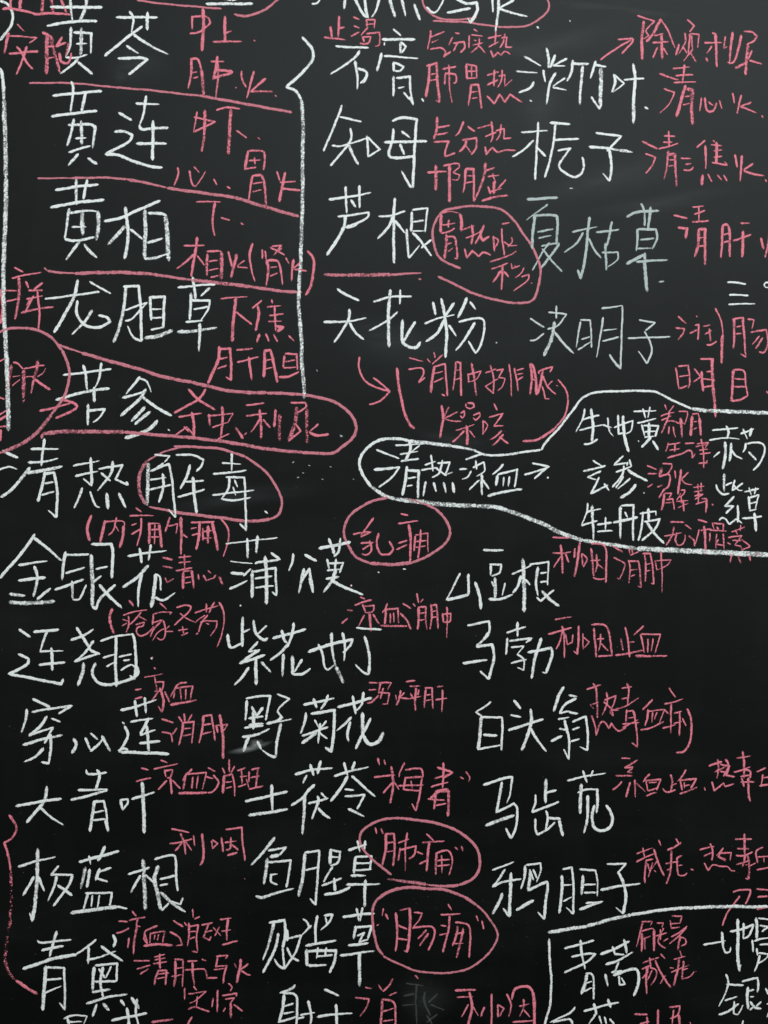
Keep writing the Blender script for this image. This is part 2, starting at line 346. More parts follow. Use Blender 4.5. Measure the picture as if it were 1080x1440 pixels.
DATA = '''
@ 0 0
# w brace | white chalk curve of the brace at the top left corner
c 0,5 40,20 65,60 72,100 60,150 20,200 0,228
# w brace | tall white chalk line down the left edge below the curve
c w22 0,385 15,430 22,560; w28 22,560 30,800 34,1000; w28 34,1000 32,1200 22,1440 20,1700 40,2080 48,2420
# p 止血 | pink chalk 止血 cut by the top edge at the upper left
c w18 15,52 60,48 180,72; w22 118,-40 112,58; w18 60,-40 60,48
c w20 180,72 210,82 280,74 400,84; w24 245,-30 235,75; w24 285,-30 300,74; w20 335,-30 375,76
# p 安胎 | pink chalk 安胎 under the clipped pink word at the upper left
c w14 97,138 138,178; w22 50,182 24,300; w14 48,202 130,206 208,212 165,242; 52,302 215,288; w16 95,262 118,292 150,350 185,388; w18 150,262 130,330 92,418
c w28 265,190 262,415; w20 240,182 285,205; w30 285,205 300,270 338,410; w14 270,262 300,262; w14 270,330 305,322; w20 350,210 318,262 370,240; w26 388,240 372,322; w20 335,300 345,348 385,352 402,300
# w 黄芩 | white chalk 黄芩 at the top of the left column
c w19 285,40 575,42; w20 395,-10 400,60 410,120; w20 490,-10 475,60 448,120; w17 265,145 410,122 545,118; w20 400,155 395,250 370,322; w20 415,182 515,188 510,300; w24 458,160 455,320; w16 430,248 490,245; w16 370,322 430,325 490,308; w18 440,330 400,370 342,415; w18 440,350 520,418
c 655,98 885,98; w20 830,70 828,168; w18 730,65 750,110 740,185; w17 800,148 745,190 680,240 590,315; w20 750,190 800,230 870,270 945,306; w18 712,258 778,300; w17 665,330 780,325 830,335 725,418
# p rule | pink chalk rule under 黄芩
c w14 165,468 400,468 650,492; w16 650,492 850,508 1000,526 1120,538; w18 1120,538 1300,570 1640,632
# w 黄连 | white chalk 黄连, second in the left column
c 298,538 430,525 572,512; w18 402,460 412,500 398,630; w19 482,515 460,630; 290,655 400,640 545,624; w19 415,670 405,730 378,820; w18 385,705 500,700 540,720; w22 538,710 520,835; w24 458,680 460,815; w16 425,780 485,775; w17 388,858 450,835 510,822; w20 440,865 385,930; w18 495,890 545,922
c w18 668,635 740,675; w17 645,742 700,740 745,760 720,800 592,868; w18 592,868 660,872 760,910 840,935 912,942; w17 765,582 895,588; w19 822,540 810,630 785,705; w17 785,705 800,728 870,722 945,718; w19 862,680 858,900; w18 768,808 935,808
# p rule | pink chalk rule under 黄连
c w14 212,1004 400,1002; w16 400,1002 600,1000 720,1010; w22 720,1010 850,1035 940,1058; w20 940,1058 1100,1080 1320,1110; w22 1320,1110 1480,1160 1680,1218
# w 黄柏 | white chalk 黄柏, third in the left column
c 312,1070 430,1050 552,1038; w20 428,1005 430,1150; w17 490,1010 470,1120; w18 285,1168 430,1140 585,1125; w20 390,1175 378,1250 365,1345; w18 395,1200 480,1185 545,1190; w26 552,1190 555,1270 540,1350; w26 462,1180 465,1320; w14 405,1278 485,1275; w17 365,1345 420,1355 530,1335; w20 450,1360 415,1400 372,1463; w20 475,1375 500,1410 545,1448
c w18 588,1245 680,1225 780,1180 900,1130; w20 705,1165 715,1250 720,1350 700,1455; w24 705,1270 610,1375; w18 735,1290 800,1345; w24 815,1180 818,1300 812,1450; w19 835,1200 900,1200 935,1212; w28 932,1212 940,1300 948,1465; w20 815,1455 880,1450 945,1425; w18 830,1365 915,1342
@ 230 0
# w underline | short thick white chalk underline cut by the top edge
c w18 240,22 500,22; w12 330,-10 380,4; w10 385,4 420,-4
# p ring | pink chalk arc under the white underline at the top
c w16 -148,2 0,22 180,38 325,50; w18 398,82 470,90 560,60 640,0 660,-30
# p 中上 | pink chalk 中上 beside 黄芩
c w16 160,90 162,165; w16 158,95 240,95 265,130 210,175 148,190; w22 222,45 225,150 215,285
c w20 345,92 345,230; w16 350,185 382,176; w17 280,235 438,233
# p 肺火 | pink chalk 肺火 under 中上
c w20 155,330 155,420 138,498; w18 160,332 195,335 215,400; w24 212,390 222,470 225,548; w14 165,408 190,405; w14 165,440 195,432
c w16 265,345 340,348; w18 302,318 292,400 278,448; w17 280,440 380,412 380,402 290,392; w18 305,350 305,450 292,560
c w18 405,492 408,496; w16 438,400 440,440 465,490; w18 508,402 490,470 468,552; w20 575,442 490,515; w16 490,515 614,514
c w14 508,226 514,232
# p dots | row of tiny chalk full stops after the pink notes
c w12 628,536 636,544; w10 530,775 545,785
# p 中下 | pink chalk 中下 beside 黄连
c w15 190,630 168,745; w15 172,660 290,685 168,745; w22 232,620 230,740 215,855
c w16 298,620 360,605 428,612; w22 378,615 370,760 365,868; w13 410,735 468,776
# p 心胃火 | pink chalk 心、胃火 under 中下
c w16 80,942 82,980 60,1045; w16 145,960 160,1030 180,1050 210,1010 235,965; w16 172,938 200,970; w14 282,1008 300,1042; w16 358,1050 375,1062
c w18 475,850 458,955; w16 478,850 555,850 570,880 562,955; w14 510,885 515,925; w13 480,905 545,900; w14 465,950 520,942; w18 500,990 478,1125; w18 500,990 550,990 570,1050 575,1160; w12 505,1035 555,1025; w12 500,1080 550,1068
c w15 638,965 655,1015; w14 655,1025 742,1022; w18 685,970 665,1060 652,1135; w16 665,1062 770,1070
# p 下 | pink chalk 下 above the first bracketed pink note
c w12 185,1135 320,1135; w20 290,1140 275,1240 288,1328; w15 322,1225 372,1240; w16 435,1255 450,1265
# w bracket | tall white chalk brace between the left and middle columns
c w18 780,210 830,265 842,310 830,350 780,410 690,490; w18 690,490 740,510 775,560; w24 775,560 785,700 782,900 782,1100 772,1440 760,1700 775,1900 778,2050 790,2160 790,2240
@ 440 0
# w 清热 | white chalk heading cut by the top edge, middle
c w16 -5,22 20,20 45,-10; w22 185,-20 175,50
c w18 235,-10 270,60 300,98; w18 290,-20 300,60 310,100; w18 375,-20 355,60 330,98
c w20 430,-10 462,95; w20 500,-10 520,90; w20 570,25 602,112
# w 泻火 | white chalk 泻火 in a pink ring cut by the top edge
c w16 640,40 670,70 700,60 740,-10; w18 790,-20 860,20 920,15 925,60 885,130; w16 885,130 870,100; w18 755,72 885,48
c w18 1010,-20 1012,70; w20 1045,-10 1040,90 1025,180; w17 1130,0 1045,48; w17 1045,48 1125,75 1205,92
# p ring | pink chalk ring round the white word cut by the top edge
c w16 612,-20 630,40 690,95 800,112 920,98; w16 675,118 860,125 960,140 1080,152 1200,145 1290,95 1328,40 1315,-20
# p 止渴 | small pink chalk 止渴 above 石膏
c w18 148,92 142,208; w16 145,160 178,152; w20 98,150 108,210; w18 65,210 185,225
c w13 228,95 262,112; w13 232,145 262,158; w14 215,205 260,182; w16 300,110 305,150; w16 300,112 350,110 345,160; w12 300,138 345,135; w14 310,155 270,200; w16 300,190 375,185 375,250 350,262; w14 290,235 280,210 320,205; w15 265,245 310,245 325,205
# w 石膏 | white chalk 石膏, first in the middle column
c w16 128,260 220,266 312,268; w19 262,285 230,330 100,418; w20 238,345 250,430 250,500; w17 250,385 300,405 298,440 268,468; w22 300,440 280,465
c w14 452,165 495,200; w18 390,222 575,222; w12 402,240 402,256; w20 492,238 492,300; w15 495,238 525,262 500,298; w16 400,315 500,322 590,330; w18 385,300 378,340 360,402; w18 455,350 455,400; w15 458,352 510,375 490,400 458,398; w17 455,430 452,540; w17 470,440 545,430 548,500 565,590; w14 480,495 515,488; w14 545,560 510,520; w18 545,545 565,590
c w14 612,555 622,572
# w 知母 | white chalk 知母, second in the middle column
c w16 162,592 140,660 60,850; w15 150,658 272,684; w15 108,818 170,820 300,778; w16 212,722 215,780 170,850 98,932; w20 195,805 225,870 255,925; w16 302,765 310,830 310,882; w15 302,768 378,840 308,882
c w17 452,725 448,790 428,850 432,880 470,888 575,880; w17 447,680 500,662 585,672 575,780 562,1055; w17 552,1055 498,962; w17 402,800 640,795; w20 500,740 545,775; w17 490,810 515,870
# w 芦根 | white chalk 芦根, third in the middle column
c w17 90,1122 200,1108 325,1085; w17 183,1050 190,1200; w18 262,1045 262,1170; w17 215,1125 240,1165; w15 140,1218 220,1210 315,1195 300,1230 185,1280; w22 250,1260 185,1280; w19 180,1215 170,1290 80,1435
c w15 370,1218 440,1212 518,1188; w17 460,1115 455,1230 455,1440 458,1480; w17 450,1215 430,1270 365,1342; w18 460,1240 515,1308; w16 560,1180 645,1172 630,1305; w17 558,1190 552,1300; w14 560,1248 625,1240; w13 562,1300 625,1300; w18 528,1290 532,1380 540,1450; w16 540,1450 585,1400 600,1380; w17 560,1310 610,1360 665,1440; w16 665,1350 610,1395
# p 气分实热 | small pink chalk 气分实热 at the top of the middle column
c w14 662,172 658,215 645,280; w12 658,210 740,180; w12 665,240 705,225; w14 660,278 715,268 745,290 735,320 775,290
c w14 785,210 765,255; w12 800,185 825,190; w15 790,245 850,235 855,270 830,295; w14 818,235 790,290
c w13 880,200 878,270; w12 905,165 925,180; w12 890,195 955,205; w12 905,225 920,230; w13 900,255 960,240; w13 935,215 930,260 890,298; w12 935,260 970,298
c w14 985,215 1060,200; w15 1030,160 1025,255; w14 990,265 1045,235; w13 1060,215 1090,210 1085,265 1120,265; w14 1080,190 1070,240 1050,270; w14 1000,285 1015,320 1040,295 1060,312 1080,290 1110,305
# p 肺胃热 | small pink chalk 肺胃热 beside 石膏
c w18 655,370 650,460 635,545; w18 640,372 695,355 700,450 712,575; w13 665,420 690,415; w13 660,455 695,445; w14 712,575 690,565
c w15 730,390 805,375; w16 765,365 768,480 782,578; w15 745,410 742,475; w15 745,412 800,420 805,460 790,468
c w18 862,365 868,445; w16 862,362 920,372 922,440; w14 870,400 918,400; w14 892,370 892,438; w13 868,440 920,438; w18 890,480 875,595; w16 885,478 930,475 950,612; w14 895,520 925,515; w13 895,555 930,548
c w15 980,425 1045,405; w16 1020,392 1018,485; w14 980,480 1040,450; w14 1045,430 1080,420 1080,485 1120,450; w14 1065,395 1060,450 1040,495; w15 980,540 1020,585 1050,530 1080,575 1110,530 1175,575
# p 气分热 | small pink chalk 气分热 beside 知母
c w20 700,660 695,730 680,785; w15 698,720 770,705; w15 700,758 760,745; w16 680,800 765,795 745,850 742,882; w15 742,882 800,860
c w18 848,685 825,740 800,765; w15 870,710 910,740; w16 840,790 920,775 918,830 890,870; w17 862,790 855,820 825,855; w10 862,820 890,860
c w14 925,722 1010,700; w17 1005,685 1010,770 1000,800; w14 970,770 1030,745; w14 1030,735 1075,725 1075,780 1115,775; w14 1060,700 1050,760 1030,790; w16 970,825 975,868 1010,830 1040,855 1080,845 1140,848
# p 阴虚 | small pink chalk note 阴虚 under 气分热
c w18 645,970 752,965; w22 692,930 692,1070
c w16 735,932 810,920 822,940 790,970 825,985 815,1010 785,1010; w20 768,930 768,1135
c w18 860,950 855,1020 845,1082; w18 860,952 905,950 905,1135; w13 870,990 895,990; w13 860,1030 900,1022
c w22 970,915 960,1000 905,1140; w16 970,960 1020,945; w14 985,995 1050,985; w15 1010,975 1030,1030; w15 1000,1080 1060,1060; w20 1020,1020 1018,1090; w14 1035,1070 1085,1010; w18 950,1130 1040,1105 1095,1100; w15 985,1050 1000,1090
# p ring | pink chalk ring round 胃热呕秽 beside 芦根
c w17 830,1510 740,1470 690,1410 675,1290 720,1200 800,1170 930,1160 1060,1180 1130,1240 1180,1310 1215,1360 1250,1420 1280,1520 1260,1640 1220,1698 1110,1702 1000,1680 900,1650 840,1620 705,1555
@ 690 0
# p arrow | pink chalk arrow rising from 淡竹叶 to its note
c w14 618,338 680,290 790,225; w14 715,222 795,218 798,235 738,302
# w 淡竹叶 | white chalk 淡竹叶, first in the right column
c w16 188,318 282,370; w15 145,402 262,410; w17 242,462 220,495 160,522; w17 315,272 325,330 325,380; w18 362,310 335,380; w15 430,330 350,370; w15 350,370 418,370; w18 295,395 308,460; w18 365,410 330,480 315,585; w16 418,440 350,485; w16 350,490 425,508
c w18 462,340 455,400 430,455; w17 455,358 550,360; w20 518,370 508,470 500,590; w18 590,345 575,400 560,440; w17 580,365 648,375; w26 620,380 620,480 615,590; w16 565,545 612,612 625,580
c w17 692,420 700,460 682,518; w15 695,420 750,470 690,518; w16 750,450 862,440; w18 802,360 812,450 800,600; w26 805,590 802,695
c w16 868,602 885,614
c w15 220,566 232,572; w14 260,150 270,158
c w10 445,115 448,124; w10 445,1060 462,1060
# w 栀子 | white chalk 栀子, second in the right column
c w16 172,745 320,735; w16 268,688 258,850 250,1010; w16 240,790 190,840 122,882; w16 262,830 308,880; w20 335,690 445,700; w16 365,700 345,850 305,998; w16 360,788 495,780; w16 378,848 448,835 400,900; w16 400,900 385,930 400,960 465,995 510,975 525,930 515,885
c w16 592,748 720,765 725,775 655,850; w18 555,825 660,835 720,845; w24 720,845 795,856; w18 665,840 680,930 668,1018; w16 668,1018 632,975
# f 夏枯草 | dull grey white chalk 夏枯草, third in the right column
c w18 205,1122 375,1112; w14 320,1150 260,1195 200,1238; w20 248,1210 238,1300 232,1400; w18 245,1215 350,1210 375,1240 370,1375; w15 262,1305 350,1290; w15 270,1340 340,1325; w15 285,1385 380,1365; w16 330,1365 285,1430 235,1520; w18 385,1370 345,1430 280,1510; w16 290,1400 330,1450 400,1528
c w16 460,1305 598,1275; w18 555,1222 545,1320 530,1460 505,1565 490,1520; w17 520,1310 480,1370 415,1420; w16 550,1340 580,1400 620,1450; w17 595,1308 720,1292; w17 682,1248 655,1380; w18 645,1370 650,1520; w16 625,1422 715,1418 712,1460 660,1502
c w20 765,1220 820,1195 945,1185; w16 845,1145 865,1190 865,1270; w18 900,1165 885,1290; w20 825,1290 825,1340 820,1410; w17 830,1290 930,1290 935,1340 910,1400; w15 840,1350 920,1340; w15 825,1400 905,1395; w20 765,1485 860,1432; w18 820,1472 995,1462; w22 867,1425 868,1520 880,1640; w14 946,1586 974,1582
@ 810 0
# p 除烦利尿 | pink chalk 除烦利尿 at the top right corner
c w20 380,120 370,230 372,335; w14 345,88 440,120 395,170 410,200 380,220; w20 475,108 440,180 395,235; w14 475,108 520,180 555,268; w13 440,200 490,190; w15 430,240 520,235; w22 480,195 485,330; w14 460,265 432,325; w14 490,270 515,310
c w16 580,250 560,310; w16 610,185 615,240 575,305; w14 600,260 625,300; w13 625,112 665,145 640,180; w16 640,190 632,300; w14 640,190 690,195 685,270; w13 650,200 655,280; w14 655,280 605,345; w14 640,290 675,350
c w14 765,185 790,192; w15 722,240 820,240; w20 785,195 788,280 792,375; w14 765,260 735,300; w17 730,325 740,345; w14 838,205 832,270 850,262; w20 880,182 868,290 862,360
c w15 945,178 990,182 1018,205 1000,232 960,250; w20 928,200 915,270 885,350 850,350; w18 895,385 960,350; w22 965,255 958,350 952,420; w15 990,285 970,330; w15 975,340 1045,360
# p 清心火 | pink chalk 清心火 beside 淡竹叶
c w16 470,415 575,452; w14 495,500 555,520 520,590 472,636; w15 545,385 640,378; w15 560,425 660,420; w15 550,465 675,460; w17 610,365 598,470; w20 615,480 590,570 565,655; w24 615,500 655,505 650,600 655,700; w14 610,545 645,540; w14 600,590 640,582
c w15 705,550 695,625; w16 725,550 735,620 770,625 790,580; w14 745,575 770,595; w14 805,565 820,612
c w15 880,525 890,580; w15 930,535 905,640; w15 985,575 925,600; w15 925,600 1015,635
c w14 1045,650 1052,662
# p 清三焦火 | pink chalk 清三焦火 beside 栀子
c w16 372,795 460,838; w14 390,865 445,885 430,930 392,975; w14 495,765 555,768; w15 490,800 540,800; w14 465,838 520,825 575,805; w15 522,738 522,830; w18 520,850 510,940 495,1010; w22 515,870 555,870 565,1055; w13 525,900 550,900; w13 520,935 550,930
c w14 590,890 645,892; w13 615,925 650,920; w14 605,955 640,958 660,940
c w15 725,790 680,830; w18 728,820 730,950; w12 770,790 780,800; w13 760,815 820,820; w18 790,800 790,920; w13 775,850 820,845; w13 775,885 820,880; w14 765,915 850,930 835,910; w20 712,985 705,1040; w16 740,980 765,1025; w14 795,985 818,1015; w13 830,985 848,1018
c w16 895,870 905,940; w18 932,875 930,930 922,1018; w16 995,920 945,955; w17 945,960 1000,980 1060,990
c w12 1065,1010 1072,1022
# p 清肝 | pink chalk 清肝火 beside 夏枯草, cut by the right edge
c w16 550,1212 625,1228; w18 575,1280 625,1285 615,1340; w14 655,1165 720,1160; w14 665,1205 725,1185; w14 650,1250 745,1242; w14 690,1160 690,1250; w22 690,1290 685,1380 668,1445; w20 690,1290 725,1290 725,1490; w14 690,1340 720,1335; w14 690,1385 720,1380
c w18 825,1265 820,1380 815,1450; w18 825,1265 860,1280 865,1445; w14 830,1320 860,1310; w14 830,1365 860,1355; w16 925,1255 975,1256; w16 885,1355 985,1320; w20 940,1300 935,1445
c w18 1040,1340 1055,1400; w16 1088,1300 1075,1400 1062,1450
@ 0 330
# p 痒 | pink chalk 痒 at the left edge beside 龙胆草
c w16 82,185 130,212; w14 68,245 140,228 232,212; w22 105,240 108,340 85,478; w14 20,315 95,315; w13 35,375 95,362; w22 0,310 15,400 5,500; w16 145,262 160,300; w16 240,272 190,310; w15 160,315 240,312; w15 150,362 240,345; w18 175,360 150,400; w16 120,440 210,418 300,408; w16 210,320 222,430 218,530; w15 190,345 140,440
# w 龙胆草 | white chalk 龙胆草, fourth in the left column
c w15 255,362 350,350 558,322; w20 438,255 420,340 370,440 305,550; w15 505,265 622,332; w17 435,372 430,430 450,480 490,515 560,520 620,490 600,465 555,455; w20 520,425 475,490 405,562
c w20 710,290 700,380 680,490 640,605; w17 695,292 780,290 792,420 795,600; w17 795,600 750,575 718,515; w14 705,425 760,405 830,382; w14 705,485 745,470 825,385; w17 845,350 850,480; w17 840,352 925,350 918,525; w14 855,420 910,418; w14 855,470 910,465; w15 850,535 920,520; w24 815,582 880,572 970,540
c w16 1000,298 1120,285 1210,280; w18 1085,240 1100,360; w18 1180,300 1130,345; w20 1075,330 1068,480; w17 1080,370 1180,370 1170,420 1130,485; w14 1090,420 1170,405; w16 1045,490 1140,485; w24 1000,548 1110,540 1220,522; w22 1125,500 1120,655
# p oval | pink chalk long loop around 苦参 and its note
c w18 330,620 460,665; w22 460,665 620,712 780,755 920,800 1080,830; w22 1080,830 1300,880 1500,890; w20 1500,890 1700,900 1850,930 1930,970 1985,1030 2005,1090 1985,1140 1930,1190 1860,1230 1700,1225; w22 1700,1225 1500,1205 1300,1170 1060,1140 900,1128 700,1110; w26 700,1110 500,1108 350,1108 240,1120; w22 240,1120 235,1145
# w 苦参 | white chalk 苦参, inside the long pink loop
c w16 355,790 480,775 625,755; w18 468,735 482,790 490,870; w18 570,722 560,800 535,860; w17 315,930 400,905 500,880 615,865; w20 530,860 530,940; w20 495,955 495,1072; w18 490,990 590,982 560,1030 525,1055
c w19 785,800 760,835 710,895; w16 790,810 825,825 850,885; w18 690,918 740,905 820,880; w20 820,870 780,930 680,1018; w18 800,910 870,965 965,1018; w22 815,970 740,1050; w20 845,995 760,1065; w22 885,1045 830,1100 705,1145; w14 946,1096 956,1104
@ 0 420 7.2
# p 皮肤 | pink chalk word in a big ring cut by the left edge
c w44 115,670 105,740 88,850 72,960; w26 135,645 185,660 235,715; w22 240,712 310,698 380,680 450,675; w50 240,725 242,850 235,1045; w16 125,790 205,780; w16 125,880 205,820; w16 265,790 340,790; w44 385,630 365,740 340,820; w30 340,820 318,955; w30 350,815 410,860 510,920; w16 380,790 440,750 465,705
c w22 -10,640 45,608; w24 -10,1000 45,1020; w26 -10,1180 70,1130; w30 -10,1230 70,1185; w26 -10,1300 80,1290; w30 -10,1340 10,1330 5,1440
@ 0 330
# p ring | big pink chalk ring cut by the left edge
c w18 -60,580 -10,550 60,528 140,525; w20 140,525 220,540 290,580 350,650; w20 350,650 380,720 390,800 370,890 330,960 290,1010; w26 290,1010 230,1090 150,1160 70,1200 10,1225; w20 10,1225 -60,1235
# p arrow | pink chalk arrow head between the left ring and 苦参
c w18 225,992 320,970 400,948; w18 340,925 420,950 425,980 315,1032
@ 240 330
# p 相火 | pink chalk 相火（肾火）under 黄柏
c w14 75,62 190,62; w20 150,15 135,120 115,235; w18 130,110 90,150 35,190; w14 150,120 190,170; w20 208,110 202,175 205,230; w18 205,95 275,92 290,110; w26 288,100 285,250; w13 215,150 265,145; w13 215,200 270,190; w16 225,240 270,230
c w16 325,95 345,180; w22 372,110 355,180 340,245; w14 415,145 375,175; w14 375,180 435,188
c w18 460,50 445,120 455,200 475,262; w18 770,92 800,130 805,190 790,280 760,340
c w16 515,85 515,135; w16 532,92 538,140; w14 570,65 620,62 590,100; w14 560,70 640,115; w14 625,75 580,115; w22 540,145 550,200 535,290; w18 545,145 600,150 620,200 628,280; w12 560,185 600,180; w12 560,235 600,215
c w14 648,130 665,165; w20 690,140 685,190 680,260; w14 730,160 690,190; w14 695,195 765,205
# p rule | pink chalk rule under 黄柏
c w12 -712,188 -690,205; w18 -690,205 -600,215 -540,218; w22 -540,218 -300,212 -100,222; w22 -100,222 10,240 120,255; w24 120,255 300,275 450,292; w20 450,292 600,315 735,325
# p 下焦 | pink chalk 下焦 beside 龙胆草
c w14 280,360 430,348; w22 368,355 355,460 345,600; w16 370,435 455,505
c w14 512,370 460,415; w20 490,400 495,450 480,540; w15 568,365 572,385; w14 540,408 620,400; w16 585,400 590,540; w13 555,455 635,445; w13 550,490 625,485; w22 595,515 635,520 600,545; w18 500,560 485,605; w15 535,558 552,600; w14 578,560 600,602; w14 665,568 695,598
# p 肝胆 | pink chalk 肝胆 under 下焦
c w20 275,630 265,710 210,835; w17 275,645 335,640 340,730 340,820; w14 340,820 310,800; w14 270,700 320,690; w14 265,755 315,735; w15 370,650 462,640; w14 375,718 495,688; w20 440,690 455,815
c w20 530,650 525,800; w18 525,655 560,650 575,700 600,830; w12 540,705 575,700; w12 535,755 575,745; w18 640,680 632,745; w16 645,670 710,672 712,760; w13 640,715 700,705; w13 635,750 705,745; w18 610,800 660,800 720,772
# p 杀虫利尿 | pink chalk 杀虫利尿 beside 苦参 in the pink loop
c w17 198,870 150,930 20,1002; w18 100,870 160,930 250,985; w14 45,1025 175,1005; w20 120,1000 130,1060 130,1135; w14 135,1135 90,1080 25,1130; w14 75,1080 100,1110
c w18 215,1010 220,1075; w14 220,1020 350,1005 320,1060; w14 235,1085 320,1055; w20 290,968 292,1060 280,1140; w16 265,1150 330,1120; w17 365,1085 408,1148; w10 415,1125 428,1115
c w15 425,960 525,948; w15 425,1020 540,1005; w20 500,985 508,1060 508,1145; w16 500,1040 480,1075 452,1110; w15 520,1040 560,1085; w18 590,985 582,1080; w24 612,1010 612,1160
c w16 675,945 755,945 760,970 700,1010; w28 710,970 700,1060 665,1160; w16 665,1160 730,1105 700,1060; w24 768,980 765,1080 770,1170; w15 830,1065 785,1105; w17 780,1110 820,1130 888,1122
# f dots | scatter of small chalk specks right of 解毒
c w9 820,760 826,770; w9 952,1128 966,1134 955,1138; w9 685,1282 695,1276; w7 740,1340 750,1342; w9 712,1366 722,1364; w7 775,1298 785,1300; w7 895,1305 905,1306; w7 850,1375 860,1378; w7 1025,1375 1032,1378
@ 0 580
# w 清热 | white chalk heading 清热 above 金银花
c w18 15,215 100,255; w16 -10,325 50,305 95,320; w20 170,310 120,370 60,440 5,475; w17 175,205 330,205; w17 160,280 245,278 325,258; w18 250,150 240,230 232,300; w22 150,340 250,325 350,303; w18 255,335 240,400 215,500; w17 250,345 305,340 322,440 318,590; w16 318,590 270,550; w15 250,400 300,390; w15 235,465 305,445
c w16 412,300 560,272; w17 425,358 550,330; w18 510,255 515,340 515,412; w14 515,412 470,372; w15 555,318 690,295 650,375 720,408; w15 720,408 712,390; w20 635,275 620,350 550,438; w16 570,340 620,385; w17 462,425 440,490 418,538; w16 508,445 535,520 560,535; w22 600,455 608,540; w20 668,455 708,535
# p ring | pink chalk ring round 解毒
@ 170 600
c w18 300,110 420,115 560,125 700,170; w17 700,170 800,240 870,330 905,420 890,490 840,520; w22 840,520 720,532 580,515 440,498 300,480; w18 300,480 160,450; w26 135,435 105,360 105,270 150,190; w14 150,190 260,135 380,112 450,115 560,125
# w 解毒 | white chalk 解毒 inside a pink ring
c w15 190,158 275,165 245,200; w24 155,205 152,300 148,440; w16 165,250 270,210 285,280 308,510; w14 308,510 265,465; w17 235,265 240,330 215,425; w14 165,300 255,285; w14 165,355 285,325; w14 175,250 240,205; w15 310,158 400,160 465,185 455,220 425,250; w18 390,215 370,280 335,350; w14 350,310 465,305; w15 320,395 400,375 470,352; w20 405,285 415,400 425,485
c w14 570,205 675,210; w16 520,265 620,258 705,245; w17 625,145 622,250; w17 610,285 605,350 565,405; w15 590,285 695,285 700,400 705,585; w14 705,585 670,545; w14 515,385 640,370 748,358; w16 565,405 640,415 730,398; w14 640,300 655,340; w13 630,340 645,385; w14 810,475 825,488
# p 内痈外痈 | pink chalk 内痈外痈 in brackets above 金银花
@ 0 580
c w18 515,580 490,650 505,720
c w20 590,610 575,680 565,730; w15 585,615 690,612 700,640; w20 695,640 690,700 675,760; w14 655,590 640,660 610,690; w12 650,640 670,670
c w15 765,535 795,560; w14 730,580 865,580; w16 795,595 790,680 770,750; w12 740,635 770,625; w14 740,685 790,655; w18 840,620 840,740; w14 840,625 900,625; w20 895,630 910,760; w13 850,660 895,658; w13 850,700 895,700; w12 870,630 870,740
c w16 955,590 930,670; w14 950,640 1000,625 990,680; w22 1018,590 1020,700 1018,800; w14 1025,680 1055,705
@ 170 600
c w15 395,540 525,535; w18 445,545 438,620 425,690; w13 395,575 425,568; w13 400,610 435,600; w15 462,570 462,640; w20 515,540 530,610 545,695; w24 490,560 490,660; w12 465,590 510,585; w12 465,630 510,625
c w16 565,520 600,570 605,640 575,730
# w 金银花 | white chalk 金银花 at the left edge under the heading
@ 0 580
c w18 195,685 130,780 0,930; w20 185,700 250,750 345,832; w17 105,858 265,835; w18 105,945 255,928; w20 195,865 210,930 190,1035; w22 55,1022 140,1030; w18 210,1050 285,990; w24 50,1068 180,1072 305,1062
c w20 370,785 355,870 350,940; w16 375,802 500,798; w16 370,905 475,872; w17 310,998 400,965 470,940; w20 405,950 410,1050; w15 410,1052 450,1045 485,970; w18 515,742 625,740 635,800 628,930; w24 512,800 520,950 520,1090; w14 540,880 605,868; w17 520,1092 540,1105 570,1040 650,970; w15 570,920 525,955; w22 560,970 620,1040 685,1098
c w17 720,808 830,790 935,778; w18 785,765 798,845; w17 850,745 835,830; w20 835,860 780,920 692,985; w22 800,900 780,990 778,1090; w22 875,910 868,1000 850,1095; w14 875,910 900,930 905,1000; w18 870,1040 920,1055 985,1015
# p 清心 | small pink chalk 清心 beside 金银花
@ 170 600
c w16 235,735 290,750; w14 235,785 290,795; w14 250,850 260,875 300,855; w13 325,735 395,730; w13 325,765 395,760; w13 310,810 400,795; w14 358,720 358,800; w18 350,820 350,910; w20 400,810 410,910; w12 355,850 395,845; w12 355,880 395,875; w13 350,815 400,808
c w14 435,830 438,860; w15 465,835 480,865 530,850; w13 490,810 505,825; w14 520,850 535,835; w18 555,845 572,888
# w 蒲公英 | white chalk 蒲公英, first in the second lower column
c w10 590,660 700,645 880,625; w17 712,630 712,740; w20 770,615 760,710; w9 615,758 740,770; w18 620,822 690,828; w17 612,912 655,895 710,865; w15 690,840 730,800; w15 755,770 790,760 890,750; w17 845,710 895,748; w20 740,810 738,960; w16 745,815 870,795 875,950; w14 875,950 850,930; w14 755,855 850,840; w14 755,905 860,895; w22 812,730 820,860 818,995
c w18 968,715 965,760 945,810; w17 1035,720 1100,755; w20 1030,800 1015,870 1000,935; w17 1015,870 1060,800 1080,930; w17 1060,850 1082,932
c w19 1115,685 1190,670 1290,650; w18 1170,630 1190,680 1198,715; w16 1235,628 1225,700 1200,730; w16 1160,745 1170,800; w15 1165,770 1250,765 1230,820; w14 1160,810 1240,800; w16 1210,745 1200,860; w22 1210,800 1190,860 1140,930; w20 1180,860 1240,895 1360,945; w18 1155,855 1225,845; w14 1295,890 1298,896
c w14 670,1004 676,1008
@ 0 580
# w 连翘 | white chalk 连翘 under 金银花
@ 0 580
c w17 108,1220 170,1262; w17 105,1360 160,1385 150,1420 50,1470 180,1495 345,1528 355,1500; w17 190,1235 330,1222; w18 265,1228 240,1300 225,1345; w15 225,1345 355,1340; w19 290,1325 295,1450; w17 220,1420 365,1405
